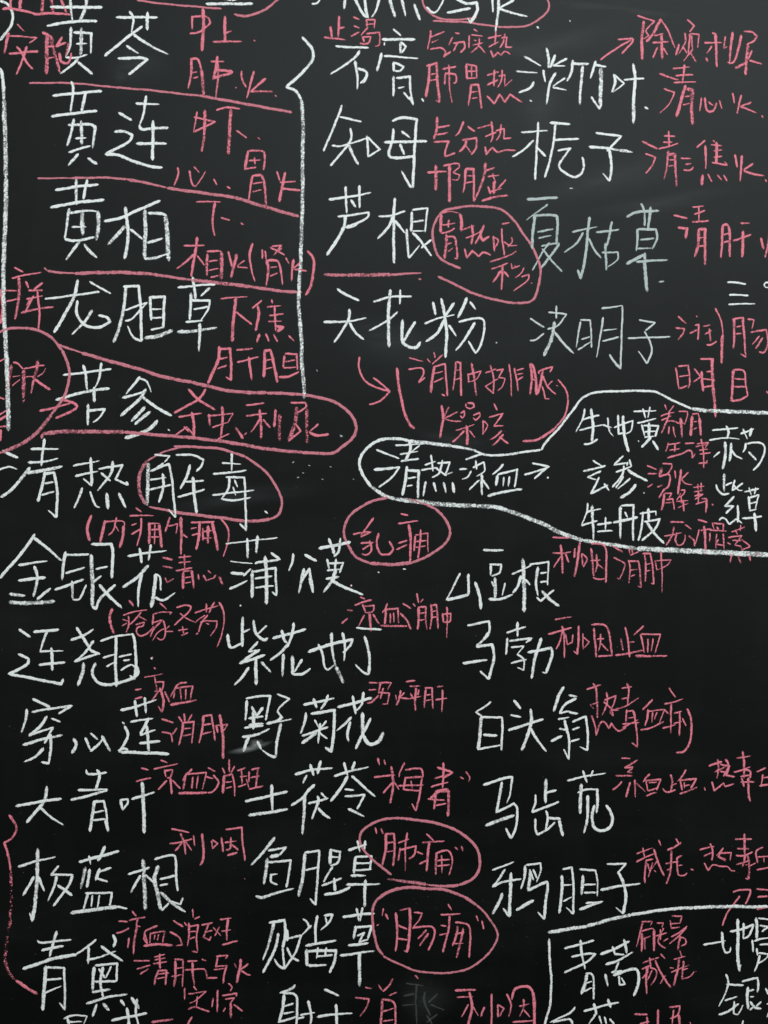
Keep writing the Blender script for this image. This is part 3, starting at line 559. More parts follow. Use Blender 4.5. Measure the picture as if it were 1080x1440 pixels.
c w18 400,1280 460,1260 525,1220; w17 430,1210 470,1270 510,1340; w18 525,1285 480,1350 420,1400; w17 420,1400 560,1355; w18 510,1340 560,1360; w22 470,1410 465,1460 440,1535; w18 538,1410 520,1465 550,1518 620,1530 720,1505 775,1470 772,1430; w18 655,1265 650,1400 655,1540; w15 565,1285 640,1262 750,1245; w17 745,1245 760,1300 765,1420 758,1500; w14 758,1500 730,1480; w14 580,1380 650,1360; w14 600,1430 650,1400; w14 670,1375 740,1360; w15 695,1395 730,1390; w14 680,1450 740,1420 775,1450; w14 850,1380 856,1386
@ 400 600
# p 乳痈 | pink chalk 乳痈 inside a ring beside 蒲公英
c w16 502,515 460,570 430,610; w14 385,605 480,590; w14 430,620 490,590; w14 430,655 490,650; w14 440,690 500,650; w15 480,640 490,690 465,720 435,715; w16 530,600 520,660 540,715 590,715 610,685 590,645
c w16 655,490 695,498; w14 640,545 750,530; w20 700,550 710,650 705,770; w14 640,655 690,640; w14 630,690 690,665; w13 735,610 805,600 808,705; w16 735,615 730,700; w15 765,580 765,640 750,740; w12 740,645 800,640; w12 740,680 795,670
# p ring | pink chalk ring round 乳痈
c w18 580,398 480,425 390,480 345,540 335,600 355,660 400,730 480,768; w24 480,768 600,775 720,765; w18 720,765 820,720 900,660 932,600 915,540 860,470 800,440; w12 800,440 700,405
# w dots | two tiny chalk dots under the ringed pink word
c w12 526,818 534,822; w12 668,800 684,802
# w 清热凉血 | white chalk 清热凉血 inside the long white outline
c w16 518,130 645,180; w18 505,242 615,232; w14 615,232 645,228 600,290 530,340; w15 625,105 780,98; w14 650,155 750,140; w14 655,195 755,180; w18 700,80 710,120 680,190; w12 760,105 690,160; w18 690,225 680,300 665,385; w18 690,245 755,250 750,400; w14 695,290 740,285; w14 690,335 720,330
c w15 790,215 850,195; w16 825,160 835,250; w15 770,245 860,230; w15 860,205 930,200 905,270 945,255; w16 890,190 870,260 830,285; w14 850,230 910,275; w17 795,310 780,390; w17 840,315 852,365; w17 895,315 908,370; w17 945,315 955,370
c w15 985,238 1025,238; w15 1050,250 1030,285 1000,295; w15 1020,185 1120,150; w14 1075,190 1080,240; w15 1060,230 1120,200 1125,250 1080,280; w17 1110,270 1110,385; w15 1095,300 1040,355; w15 1115,300 1150,350
c w17 1230,212 1205,240 1170,270; w17 1200,275 1190,330; w15 1200,270 1310,240 1295,340; w14 1235,285 1230,335; w14 1265,280 1260,335; w17 1145,390 1240,365 1335,352
c w14 1350,270 1440,245 1490,225; w14 1395,205 1485,225 1405,292; w16 1478,285 1484,290
# w outline | white chalk outline round 清热凉血 widening to the right edge
c w18 700,80 640,68 560,70 490,100 440,150 422,210 440,270 490,340; w22 490,340 560,385 620,408; w28 620,408 740,420 900,438 1080,445; w26 1080,445 1200,455 1320,495 1450,545 1560,600 1680,640; w24 1680,640 1780,655 1980,685; w32 1980,685 2300,700 2500,710 2760,722
c w22 700,80 860,98 940,108; w18 940,108 1060,130; w16 1060,130 1120,155 1200,162 1300,150 1440,130; w16 1446,130 1465,95 1550,0 1620,-90 1665,-150 1710,-180 1760,-194 1900,-200 2060,-200 2120,-180 2200,-140 2290,-100; w24 2290,-100 2400,-90 2760,-76
@ 600 600
# w 山豆根 | white chalk 山豆根 under the long white outline
c w16 188,825 150,900 110,975; w18 115,975 235,945; w18 235,830 235,945; w19 272,875 300,960 303,1025
c w17 320,695 430,695; w18 360,780 360,835; w15 355,775 420,775 410,820 365,840; w20 385,850 385,960; w14 440,880 425,950; w18 350,970 420,968 482,945; w15 365,870 380,900
c w15 480,830 590,780; w24 540,745 548,900 548,1040; w18 530,840 510,900 485,935; w14 555,860 580,890; w14 580,775 685,760 680,890; w20 625,790 615,880 625,950; w14 640,825 675,820; w14 640,875 680,870; w14 620,960 640,980 715,920; w20 650,925 690,970 745,1008
# w 马勃 | white chalk 马勃 under 山豆根
c w16 230,1118 350,1095 350,1160 280,1235; w20 350,1160 320,1200; w17 280,1238 370,1225 378,1300 350,1420; w14 350,1420 300,1375; w19 205,1330 340,1312
c w15 450,1160 555,1125; w18 512,1100 510,1180; w16 455,1190 445,1280; w15 465,1205 590,1190 560,1215; w14 475,1240 545,1235 510,1280; w15 510,1280 545,1310 545,1370 510,1355; w14 475,1330 560,1310; w17 570,1270 700,1245 705,1290 670,1385; w14 670,1385 650,1380; w20 645,1190 610,1300 590,1415
@ 810 560
# w 生地黄 | white chalk 生地黄, top left inside the white outline
c w14 50,60 35,120 0,190; w14 35,120 130,95; w14 20,180 80,165 150,150; w17 85,60 95,160 90,240; w15 45,260 80,255 120,230
c w14 180,110 185,180 210,215; w14 150,150 200,165; w15 235,95 240,200 270,195; w14 215,165 320,125 310,180 280,200; w18 265,100 270,200 295,300
c w14 325,75 450,70; w14 375,60 390,110; w14 415,50 405,110; w14 345,140 450,115; w16 370,150 385,215; w14 380,155 465,155 445,215; w14 385,190 450,185; w18 410,140 410,220; w14 385,220 440,215; w17 420,220 370,275; w16 430,240 462,290; w10 350,238 354,244
# w 玄参 | white chalk 玄参, middle left inside the white outline
c w15 95,350 150,385; w15 42,412 165,380; w15 140,410 65,445 115,460; w15 130,445 85,535 180,490; w16 160,480 185,520
c w15 265,325 240,350 215,375 290,365; w15 290,360 285,380; w14 225,415 310,385; w15 270,380 260,430 205,500; w20 290,400 330,430 400,465; w14 265,440 225,505; w15 305,450 235,510; w18 335,485 300,530 250,560; w16 380,530 385,535; w14 300,345 310,385
# w 牡丹皮 | white chalk 牡丹皮, bottom left inside the white outline
c w16 65,590 60,640 32,715; w15 60,640 140,622; w20 90,605 95,700 98,795; w14 30,715 120,690
c w15 120,710 200,700; w15 165,670 165,745; w14 120,750 205,745; w20 250,610 248,700 250,790; w15 255,605 325,600 320,700 322,800; w17 210,700 345,670; w14 275,640 290,670
c w14 360,650 450,635 450,660; w14 375,640 370,720 350,800; w15 385,695 470,680 440,740 370,800; w17 405,620 410,690; w20 400,700 440,760 495,815
@ 900 560 6
# p 养阴 | small pink chalk note beside 生地黄, upper line
c w20 208,55 218,85 222,100; w18 285,65 255,100 235,125; w18 175,152 230,132 290,118; w17 180,185 230,165 265,150; w20 250,110 240,160 215,215 180,295; w18 215,200 270,190 330,212; w20 245,235 238,300; w20 280,240 285,290 298,330
c w17 325,112 400,112 400,150 375,220 350,190; w30 342,170 350,240 352,330
c w28 440,150 432,230 428,315; w18 440,132 490,128 505,180; w30 500,170 508,240 512,315; w16 455,200 480,196; w16 455,262 480,250
# p 生津 | small pink chalk note beside 生地黄, lower line
c w18 238,375 230,420 215,450; w16 235,392 340,375; w18 295,385 290,450; w16 250,440 335,425; w22 232,502 300,485 360,465 405,440 430,450
c w18 380,382 458,380; w18 405,440 435,450 440,505; w16 440,505 465,470
c w20 515,345 530,420 535,500 538,590; w16 480,385 575,375 550,420; w16 470,408 560,392; w16 500,440 570,430; w16 505,470 595,460; w17 495,550 568,545; w12 568,525 540,565
# p 泻火 | small pink chalk note beside 玄参, upper line
@ 900 650 6
c w20 60,28 140,60; w20 65,98 140,98; w20 65,212 105,185; w18 145,210 190,190; w18 190,12 265,15 265,50 235,95; w36 180,45 172,90 165,120; w20 165,125 235,100 255,130 240,200 215,220
c w20 292,70 300,135; w24 345,60 335,150 318,270; w18 410,85 350,140; w20 350,145 385,180 440,188
# p 解毒 | small pink chalk note beside 玄参, lower line
c w22 215,222 190,250 160,300; w26 205,270 195,340 180,405; w16 205,262 270,260 245,300; w20 220,315 275,310 290,400; w14 215,345 270,340
c w16 345,235 375,235 370,265 320,300; w15 310,320 345,260; w18 305,330 405,325; w16 320,385 410,345; w22 362,320 372,415; w16 345,285 350,345
c w16 450,215 540,200; w20 485,185 490,235; w18 518,175 512,250; w15 455,250 530,235; w16 460,285 530,270 465,315; w24 495,250 490,350; w16 470,355 570,320; w16 520,310 560,305; w26 560,310 560,370 555,425; w18 608,352 618,364
# p 无汗骨蒸 | small pink chalk 无汗骨蒸 crossing the bottom of the white outline
@ 900 710 6
c w22 255,145 370,145; w18 205,265 350,235; w20 285,185 270,260 220,340; w22 310,235 300,300 320,340 360,330 380,280 375,250
c w20 380,165 435,208; w18 410,262 455,300 460,350; w18 500,210 465,330; w20 490,125 565,148; w18 510,215 600,205; w26 540,180 550,300 552,415
c w18 610,150 625,210; w18 620,155 705,160 700,215; w24 650,185 665,215; w20 590,215 730,220; w18 590,235 585,310; w18 645,245 640,370; w18 660,290 640,330 700,340; w22 700,240 710,380; w16 735,320 765,335
c w16 770,230 885,185; w18 800,210 820,250; w18 850,170 845,220; w16 745,275 860,260 800,340 850,350; w16 850,290 930,345; w18 930,350 860,380 850,350; w16 780,300 850,300; w24 775,420 760,485; w22 825,425 850,490; w24 920,425 932,470; w20 980,415 1010,420
# w 赤芍 | white chalk 赤芍, top right inside the white outline
@ 900 560 6
c w20 610,272 720,260 825,252; w20 585,355 700,335 838,345; w24 728,235 745,280 735,340; w26 715,370 720,480 695,595; w22 672,455 640,480 620,500; w26 770,380 765,450 755,530; w22 765,420 800,480 862,512
c w22 850,300 958,258; w22 870,260 905,345; w26 940,255 925,320; w26 892,380 885,420 868,455; w20 905,385 980,372 1040,390 1050,450 1010,550 955,608; w24 915,455 980,520
# w 紫草 | white chalk 紫草, bottom right inside the white outline
@ 900 650 6
c w22 640,190 655,235 700,270 750,262; w30 710,100 708,245; w20 720,195 775,170; w22 800,150 785,200 775,240; w20 865,175 780,240; w20 790,195 830,235 862,235; w24 795,290 715,370 790,370 725,430; w20 670,490 690,470 720,480 755,525; w24 822,365 828,440 825,505; w20 755,525 810,475; w20 810,480 860,515
c w20 880,250 1000,225; w20 920,215 940,280; w20 975,215 965,270; w24 915,290 925,400; w22 920,300 1000,275 985,330 975,390; w18 925,350 985,335; w20 920,410 980,395; w22 862,475 940,470 1025,455; w28 965,430 970,500 978,580
@ 810 330
# w 三 | white chalk 三 above the pink 润肠
c w15 852,268 905,270 955,278; w14 862,338 970,342; w13 858,392 1005,388; w12 1084,272 1070,268 1060,276 1059,288 1068,297 1082,299
# p 润肠 | pink chalk 润肠 beside 决明子
c w16 575,460 620,500; w14 560,525 610,530 600,560 575,590; w13 675,458 682,462; w14 670,510 690,505 685,590; w15 640,555 680,535; w14 715,515 755,508; w14 760,540 725,560; w15 750,530 755,600; w14 735,620 760,620 790,600; w14 782,415 815,480 825,560; w20 825,560 820,650 818,725
c w18 888,475 890,560 885,640; w15 880,475 940,465; w18 938,465 945,560 955,690; w14 955,690 925,670; w13 900,520 930,515; w13 900,560 930,555; w14 965,475 1000,480 990,530; w14 980,550 1070,535 1080,600 1060,660 1030,660; w13 1030,570 990,620; w14 1050,580 1010,640
# p 明目 | pink chalk 明目 under 润肠
c w15 560,750 570,810 580,870; w14 575,740 630,735 640,830 630,865; w13 580,800 635,790; w15 585,865 625,850; w15 665,755 700,800 660,830; w18 705,770 715,880; w15 700,700 770,700 765,780; w20 765,700 768,820 780,950; w18 780,950 785,1025; w13 710,810 780,820; w13 715,860 770,850; w12 735,770 760,770
c w18 885,760 880,840 875,930; w14 890,760 945,770 955,850 965,905; w13 890,810 950,815; w13 890,855 950,855; w17 870,935 920,930 965,905; w12 1072,880 1080,895
@ 680 330
# v 决明子 | thin faded white chalk 决明子, fourth in the right column
c w14 262,472 340,520; w14 262,595 290,592 340,555; w13 365,435 465,448 420,510 360,530; w14 408,400 410,470; w22 400,490 380,590 340,680; w17 400,550 440,600 505,668
c w16 545,490 520,635; w13 545,480 600,480 605,560 608,635; w12 550,590 600,575; w15 530,648 600,605; w16 672,465 655,580 635,690; w16 665,415 780,400; w13 782,402 775,600 770,755; w17 770,755 740,720 708,675; w13 675,540 750,530; w13 670,600 760,575
c w13 875,480 965,495 910,540; w13 812,582 940,578 1048,575; w14 905,545 935,600 945,660 920,725; w14 920,725 870,655
@ 450 330
# w 天花粉 | white chalk 天花粉, fourth in the middle column
c w17 98,305 140,335 220,370; w17 22,490 140,490 258,470; w19 165,420 155,490 80,605; w17 165,495 200,550 245,590
c w16 300,378 400,350 515,348; w20 395,310 385,450 388,630; w14 452,310 448,390; w16 435,435 370,490 275,540; w19 465,480 462,590 490,625 540,635 565,605; w18 535,490 470,600
c w17 635,380 650,450; w18 682,360 700,450 712,560 705,690; w17 755,385 700,460; w16 588,500 670,470 755,450; w19 695,480 660,555 595,600; w17 725,510 765,570; w20 825,355 805,410 775,465; w17 845,378 875,420; w15 780,490 900,470 925,510 905,620 875,665 835,600; w19 870,495 820,580 765,650
c w14 990,605 996,609
# p rule | pink chalk rule between 芦根 and 天花粉
c w22 25,225 150,228; w24 150,228 400,225; w18 400,225 570,215; w14 555,250 568,252
# p arrow | pink chalk curved arrow under 天花粉
c w14 222,688 220,750 250,820 320,860 390,882; w14 300,805 335,830 392,882 340,935 278,955
# p bracket | pink chalk opening bracket before 消肿排脓
c w18 432,750 445,860 470,980 500,1060 530,1090
@ 680 330
# p bracket | long pink chalk closing bracket after 消肿排脓
c w13 420,815 460,870 475,940 455,1020 400,1090; w17 400,1090 310,1150 222,1162
@ 450 330
@ 0 860
# w 穿心莲 | white chalk 穿心莲 under 连翘
c w20 150,550 145,610 120,680; w17 185,490 280,538; w15 180,565 290,545 405,530 330,575; w19 265,590 230,640 165,700; w15 290,600 340,620; w15 170,695 300,650; w15 300,650 250,740; w19 130,750 240,718 350,695; w22 285,690 285,780 275,855; w17 275,855 235,845; w20 245,770 200,815 138,845
c w20 415,715 430,750 405,795; w17 480,710 510,780; w17 510,785 560,740 585,705; w16 510,685 550,720; w20 575,700 620,785
c w18 680,555 780,530 880,495; w18 760,500 770,590; w20 815,485 820,570; w16 735,620 860,600; w18 835,600 790,690; w16 790,695 875,665; w20 825,640 838,790; w17 785,740 900,730; w13 690,622 700,632; w17 700,645 720,700 670,790; w16 665,780 700,770 720,780; w19 680,790 830,795 950,800
# w 大青叶 | white chalk 大青叶 under 穿心莲
c w17 90,1095 220,1070 345,1052; w20 265,985 245,1070 150,1185; w17 220,1095 280,1150 355,1200
c w16 485,890 500,915 600,905; w18 545,890 560,920 540,1000; w17 440,1005 605,1000; w17 400,1060 500,1035 605,1005; w20 530,1065 520,1150 505,1235; w17 530,1070 585,1065 600,1150 605,1235; w22 595,1170 608,1235; w14 530,1130 585,1120; w14 520,1175 590,1165
c w18 678,1065 690,1115; w16 675,1062 720,1055 718,1080 690,1115; w17 742,1055 870,1015; w22 800,960 808,1100 812,1245
# p 凉血 | small pink chalk 凉血 beside 穿心莲, upper line
@ 190 860
c w10 95,255 100,262; w14 108,315 114,325; w10 52,370 155,350; w14 0,440 35,435; w14 0,490 40,480; w13 110,365 125,450; w13 120,395 160,395 150,440 110,450; w17 140,430 160,500 150,565; w14 150,565 130,530; w13 90,510 130,450; w14 165,450 195,510
c w15 290,400 240,410 200,480; w14 225,430 215,490; w15 225,430 325,420 310,500; w14 255,435 260,495; w14 285,435 285,495; w18 200,525 345,498
# p 消肿 | small pink chalk 消肿 beside 穿心莲, lower line
c w15 150,605 215,625; w14 150,678 200,690 210,735; w14 210,690 235,655; w14 245,590 265,620; w14 275,575 280,620; w14 320,580 295,620; w18 270,625 265,680 245,750; w15 265,625 330,620 325,680 320,740; w12 275,660 315,655; w12 270,700 315,690
c w18 385,590 375,680 360,740; w15 380,590 430,580 440,650 450,725; w13 385,640 430,630; w13 380,690 430,675; w15 455,640 465,680; w14 455,640 520,635 490,680; w18 475,580 490,660 495,730 495,825
# p 凉血消斑 | small pink chalk 凉血消斑 beside 大青叶
c w16 35,880 75,890; w14 5,955 90,935; w15 145,835 180,850; w14 105,885 180,870 240,855; w14 165,890 175,930; w14 170,895 210,890 200,930 180,935; w16 200,935 205,1025; w15 180,950 130,1000; w15 210,950 255,995
c w15 320,885 285,920 270,950; w16 285,915 270,1000; w15 285,915 400,905 380,1000; w14 325,930 320,995; w14 355,925 345,995; w18 245,1022 405,1018; w14 400,930 440,940
c w14 410,878 450,900; w14 440,920 470,960 440,1010 410,1020; w14 530,830 530,900; w12 490,880 505,910; w14 560,870 540,910; w19 500,920 495,1020; w15 500,925 545,915 560,980 560,1040; w12 510,960 545,955; w12 510,995 545,985
c w13 575,895 620,880; w13 590,930 630,925; w13 580,985 625,970; w14 600,895 600,970; w13 640,900 640,960; w14 655,890 700,880; w14 650,935 700,925; w15 640,1000 720,980; w16 690,880 680,985; w12 625,940 640,990
# p 利咽 | small pink chalk 利咽 beside 板蓝根
c w15 205,1222 305,1242; w15 195,1305 260,1295 320,1280; w15 255,1245 275,1300 285,1365; w14 265,1300 225,1345; w14 280,1290 320,1345; w14 330,1260 335,1320; w18 375,1250 385,1330 380,1400 365,1425
c w14 430,1290 435,1335; w13 435,1285 465,1305 435,1335; w15 485,1270 495,1350; w14 510,1225 600,1215 605,1300 618,1400; w14 505,1300 570,1290; w14 540,1270 535,1330 510,1340; w14 545,1310 580,1340; w16 520,1370 575,1355
# w 紫花地丁 | white chalk 紫花地丁 under 蒲公英
c w19 520,130 530,190 545,205; w16 545,205 610,175; w18 605,30 602,195; w16 600,120 645,100; w18 665,50 680,120 720,160 745,150; w16 740,80 690,125; w17 690,170 640,225 700,215; w17 700,215 590,290 730,245; w20 680,260 680,410; w19 640,315 600,370 560,412; w20 710,285 765,340
c w18 775,150 870,125 960,100; w18 825,105 840,160 855,175; w18 892,65 880,140 855,200; w19 860,180 820,230 760,272; w22 835,240 828,365; w22 885,250 885,350; w17 885,352 940,352 985,320; w17 940,270 895,340
@ 410 860
c w19 95,228 200,190 345,155; w17 150,185 175,240 185,310 205,330 240,300; w20 225,120 230,230 250,310; w24 250,310 290,400; w18 285,120 300,180 295,275; w16 345,155 330,190 290,230
c w14 365,90 430,98 505,100; w18 412,140 430,210 440,270 435,350; w20 438,300 432,355; w16 432,355 400,340 360,298
# w 野菊花 | white chalk 野菊花 with a bright glint below it
@ 190 860
c w18 630,500 620,610; w15 625,490 700,475 760,475 735,610; w17 655,535 690,600; w17 720,540 680,590; w20 665,560 665,660; w17 640,600 720,590; w17 640,640 720,630; w15 615,655 720,640; w20 605,705 690,690 755,660; w20 640,700 610,785; w22 690,730 710,775; w14 800,465 870,490 820,530 800,560; w19 820,590 810,610 740,630; w16 800,560 830,600; w15 740,630 880,605; w20 820,630 800,720 790,820; w17 790,820 750,805 715,780
@ 410 860
c w17 68,525 160,505 240,488; w18 125,490 140,540; w20 205,470 190,510 165,550; w18 80,570 75,620 50,685; w18 110,575 240,555 240,640 225,790; w18 225,790 190,765; w14 130,610 150,650; w16 195,615 160,660; w16 60,700 130,675 205,650; w19 160,630 150,740; w20 140,680 60,740; w14 155,680 200,715
c w17 260,538 350,515 450,485; w18 345,475 360,575; w19 405,455 395,520 360,560; w19 335,595 300,630 255,670; w18 330,620 315,690 320,730; w22 400,570 400,680 410,710 440,745 490,730 515,680; w17 445,600 400,690 360,770
# w 土茯苓 | white chalk 土茯苓 under 野菊花
@ 190 860
c w17 620,1068 740,1040 855,1012; w22 768,975 772,1120; w20 640,1145 750,1130 858,1112
@ 410 860
c w18 20,915 120,890 230,880; w18 105,860 125,920; w20 165,840 145,910; w15 85,920 65,965; w18 130,975 90,1010 60,1050 0,1090; w22 75,1030 70,1130 62,1250; w16 95,1080 205,1050; w18 145,1040 150,1070 115,1165; w17 150,1105 180,1140 215,1162; w14 165,1020 195,1050
c w17 240,925 340,895 432,875; w18 295,850 315,920; w18 355,845 340,890; w18 315,925 280,990 220,1065; w18 340,925 400,980 470,1040; w15 300,1000 350,1005; w16 300,1040 410,1030 370,1110; w20 320,1110 408,1152
# p 泻火平肝 | tiny pink chalk 泻火平肝 beside 野菊花
c w15 435,400 485,402; w14 435,440 475,440; w15 425,515 450,510 490,470; w14 490,400 560,400 540,440; w16 500,400 490,460; w15 490,455 550,460 540,520 510,520; w13 515,430 500,490
c w14 585,470 590,500; w16 615,445 605,490 590,525; w14 635,455 610,480; w13 610,485 660,490
c w14 645,395 695,388; w14 665,420 725,418; w14 670,460 680,480; w13 665,490 730,475; w18 700,430 695,500 697,560; w13 715,440 710,470
c w16 755,435 745,540; w15 750,430 790,430 795,545; w12 755,470 785,465; w12 755,500 785,495; w15 820,425 855,418; w14 810,495 875,488; w15 850,440 845,565
# p 梅毒 | pink chalk 梅毒 in quotation marks beside 土茯苓
c w17 485,825 495,862; w14 520,835 528,862
c w16 465,930 580,920; w18 560,870 572,960 555,1080; w15 570,960 515,1020; w14 570,950 605,1000; w14 635,850 610,900 605,930; w14 640,890 725,885 740,930; w14 640,930 630,1000 720,1010; w15 640,935 735,930 720,1030 700,1120; w14 700,1120 675,1080; w14 600,980 740,975; w12 670,950 680,995
c w17 820,875 905,905 850,940; w15 805,940 900,910; w17 855,850 850,990; w15 785,985 880,960; w18 780,1050 830,1010 880,1000; w18 815,1010 800,1110; w18 810,1010 885,1010 880,1150; w14 765,1055 860,1060; w13 810,1090 870,1080
c w14 950,930 968,940; w14 980,900 1002,930 995,958
@ 410 860
# p 肺痈 | pink chalk 肺痈 in quotation marks inside a ring beside 鱼腥草
c w14 472,1215 480,1250; w14 505,1220 515,1250; w14 920,1325 935,1340; w14 955,1320 962,1345
c w20 530,1250 530,1330 510,1430; w16 530,1250 575,1250 580,1340 570,1430; w13 540,1300 575,1295; w13 530,1350 575,1345; w14 600,1300 660,1280; w16 650,1245 640,1330 640,1460; w14 610,1330 600,1400; w14 610,1340 700,1320 690,1370 660,1390
c w15 760,1250 800,1290; w14 735,1300 860,1290; w17 775,1300 765,1380 760,1460; w14 705,1350 740,1365; w15 720,1420 760,1400; w18 815,1360 810,1480; w16 810,1360 880,1345 905,1400 885,1480; w13 820,1400 890,1395; w13 820,1430 890,1425; w13 845,1370 845,1470
@ 640 940
# w 白头翁 | white chalk 白头翁 under 马勃
c w16 200,188 160,220 115,245; w15 115,245 145,265; w20 148,265 140,360 130,455; w15 150,275 265,275 265,360 260,460; w17 160,372 235,378; w15 130,455 260,430
c w17 330,180 368,225; w16 312,262 370,272; w17 300,348 400,315 495,285; w20 425,230 425,320 375,460; w18 425,335 460,400 512,465
c w20 610,105 580,160 555,240; w16 640,150 685,160; w17 680,170 620,200 590,250 640,240; w17 640,245 690,255; w15 580,285 640,275; w18 615,290 640,400 640,510; w14 640,510 612,455; w14 585,340 630,345; w17 540,410 600,380; w15 660,300 735,270 745,350 745,460; w14 745,460 700,440; w14 660,345 700,330; w14 650,410 700,395
# w 马齿苋 | white chalk 马齿苋 under 白头翁
c w17 160,655 250,625 322,608; w16 322,608 310,700 290,755; w18 262,640 250,720 230,810; w16 230,810 330,760 348,790 345,880 315,955; w20 172,882 330,825; w17 315,955 285,900
c w16 452,710 450,760 432,805; w16 432,808 510,780 582,750; w22 510,622 508,755; w15 510,700 570,685; w16 450,845 452,900 462,935; w16 462,935 520,905 560,865; w16 512,800 520,840 510,905; w18 525,840 590,845; w20 585,850 605,940
c w16 632,630 740,605 845,590; w16 720,575 740,640; w15 775,575 760,610; w20 708,650 705,740 702,815; w15 690,700 740,680 805,680; w18 800,680 800,760 795,810; w20 745,715 745,830 725,925; w18 785,770 770,830 780,890 820,912 870,895 885,850 870,800 850,770
# w 鸦胆子 | white chalk 鸦胆子 under 马齿苋
c w14 210,1135 330,1088; w16 280,1130 250,1180 210,1228; w16 215,1228 270,1200 370,1185; w20 315,1150 310,1270 305,1395; w20 265,1265 245,1320 210,1380; w16 305,1395 270,1350
c w19 395,1110 390,1170 370,1240; w15 400,1105 480,1095 480,1140 460,1200; w14 420,1130 440,1190; w14 440,1130 460,1180; w20 425,1140 410,1250; w17 410,1250 500,1205 520,1215 510,1310 500,1410; w16 500,1410 465,1370; w20 345,1358 440,1305
c w17 600,1165 600,1260 585,1375; w15 605,1130 655,1120 665,1200 665,1380; w14 665,1380 625,1345; w14 610,1220 655,1215; w14 610,1310 655,1285; w20 720,1165 710,1270; w16 700,1130 790,1135 800,1200 800,1280; w14 725,1215 790,1215; w14 725,1262 790,1260; w15 735,1320 820,1312; w19 700,1355 830,1310
c w15 855,1100 960,1098 915,1150; w18 915,1145 945,1200 960,1290 945,1380; w14 945,1380 905,1345; w19 820,1245 920,1225 1040,1210
@ 500 1080
# p ring | pink chalk ring round the quoted 肺痈
c w17 200,600 150,560 60,480 25,410 45,345 150,290 250,282; w19 250,282 400,300 520,330 620,385 680,450 700,520 690,580 650,630 580,658; w22 580,658 500,665 400,655; w28 400,655 300,640 180,625
# p 肠痈 | pink chalk 肠痈 in quotation marks inside the lower ring
c w14 155,790 150,830; w14 170,820 182,850; w13 680,830 690,860; w13 712,860 720,905; w14 120,885 132,878
c w17 225,815 235,920 225,1030; w14 250,800 310,788; w18 305,790 305,920 290,1035; w14 290,1035 270,1025; w14 240,885 290,905; w14 235,960 295,965; w15 330,812 375,815 360,850 320,900; w15 320,900 420,890 445,920 430,980 410,1025; w15 400,910 350,960; w15 410,930 360,1000
c w14 520,765 540,800; w15 480,825 590,820; w16 530,830 520,920 490,1035; w12 480,885 510,890; w13 472,940 515,930; w18 575,890 570,930 545,1000; w14 560,868 630,880 645,930 640,1065; w13 560,935 610,925; w13 545,990 605,985; w16 605,900 590,980 568,1065
# p ring | pink chalk ring round the quoted 肠痈
c w22 400,678 280,672 180,700 120,740; w18 120,740 95,800 100,900 120,1000 155,1050; w16 155,1058 240,1100 340,1140 440,1152 560,1148 660,1115 740,1050 790,980 795,920 740,830 680,770; w20 680,770 600,720 500,685 400,678
# p 消 | pink chalk 消 beside 射干 at the bottom edge
c w15 55,1235 90,1240; w15 0,1290 75,1300 60,1350 25,1395; w14 130,1220 150,1250; w15 210,1185 190,1220 155,1255; w14 230,1262 190,1280; w15 335,1165 352,1185; w18 150,1300 145,1400 140,1480; w16 150,1300 215,1320 225,1400 220,1480; w13 155,1370 215,1350; w13 155,1425 210,1415
# g erased | faint half erased chalk character at the bottom edge
c w12 285,1210 380,1225; w14 345,1220 335,1330; w12 260,1335 330,1330; w14 270,1280 330,1270; w14 390,1260 385,1310 420,1390; w12 460,1270 410,1320; w12 420,1330 500,1360; w14 460,1385 400,1430; w12 340,1330 345,1440; w14 400,1390 430,1440
# p 利咽 | pink chalk 利咽 at the bottom edge beside the erased character
c w18 560,1250 675,1248; w14 570,1290 660,1285; w18 640,1260 655,1340 635,1440 630,1500; w15 635,1330 595,1400; w13 660,1340 690,1395; w15 705,1395 725,1345; w15 765,1270 765,1380 760,1500
c w14 800,1330 800,1400; w13 800,1330 835,1350 810,1395; w15 850,1270 875,1330 860,1400; w17 880,1300 900,1240 970,1230 1000,1280 1005,1400 1008,1500; w14 920,1340 980,1325; w15 945,1300 945,1350 920,1400; w13 945,1360 980,1400; w15 885,1430 1000,1420
@ 0 1080
# p brace | pink chalk brace at the left edge beside 板蓝根 and 青黛
c w19 52,265 90,320 90,355 60,400 22,420; w18 22,420 45,480 60,580; w24 60,580 65,700 58,850 40,960 28,1080; w24 28,1080 50,1150 90,1195; w20 90,1195 150,1235 210,1270
# w 板蓝根 | white chalk 板蓝根 under 大青叶
c w17 103,555 200,525 312,500; w22 212,455 210,600 200,740 182,860; w15 182,860 168,815; w18 190,610 165,660 130,715; w18 215,610 250,690; w16 330,550 290,600 410,600; w19 318,610 300,680 270,745; w17 410,600 380,670 300,775; w18 325,660 405,715
c w17 445,528 550,500 668,468; w17 500,495 510,540; w19 590,440 570,490 550,520; w24 480,560 455,680; w18 505,570 490,670; w18 560,565 540,630; w15 545,590 625,560; w14 545,620 605,640; w17 495,700 470,800; w15 480,705 630,700 615,790; w14 520,715 515,780; w14 560,715 550,785; w22 400,815 540,795 660,780; w14 660,780 715,790
c w16 722,598 840,560; w24 805,515 812,650 818,795; w18 790,605 735,700; w14 820,600 870,650; w16 870,512 970,490 990,520 990,600 1000,690; w24 890,550 870,620 885,700 905,795; w15 900,625 985,605; w15 900,660 945,650; w14 910,800 950,760; w22 905,700 970,760 1040,808; w15 1028,730 1015,765 960,750
# w 青黛 | white chalk 青黛 under 板蓝根
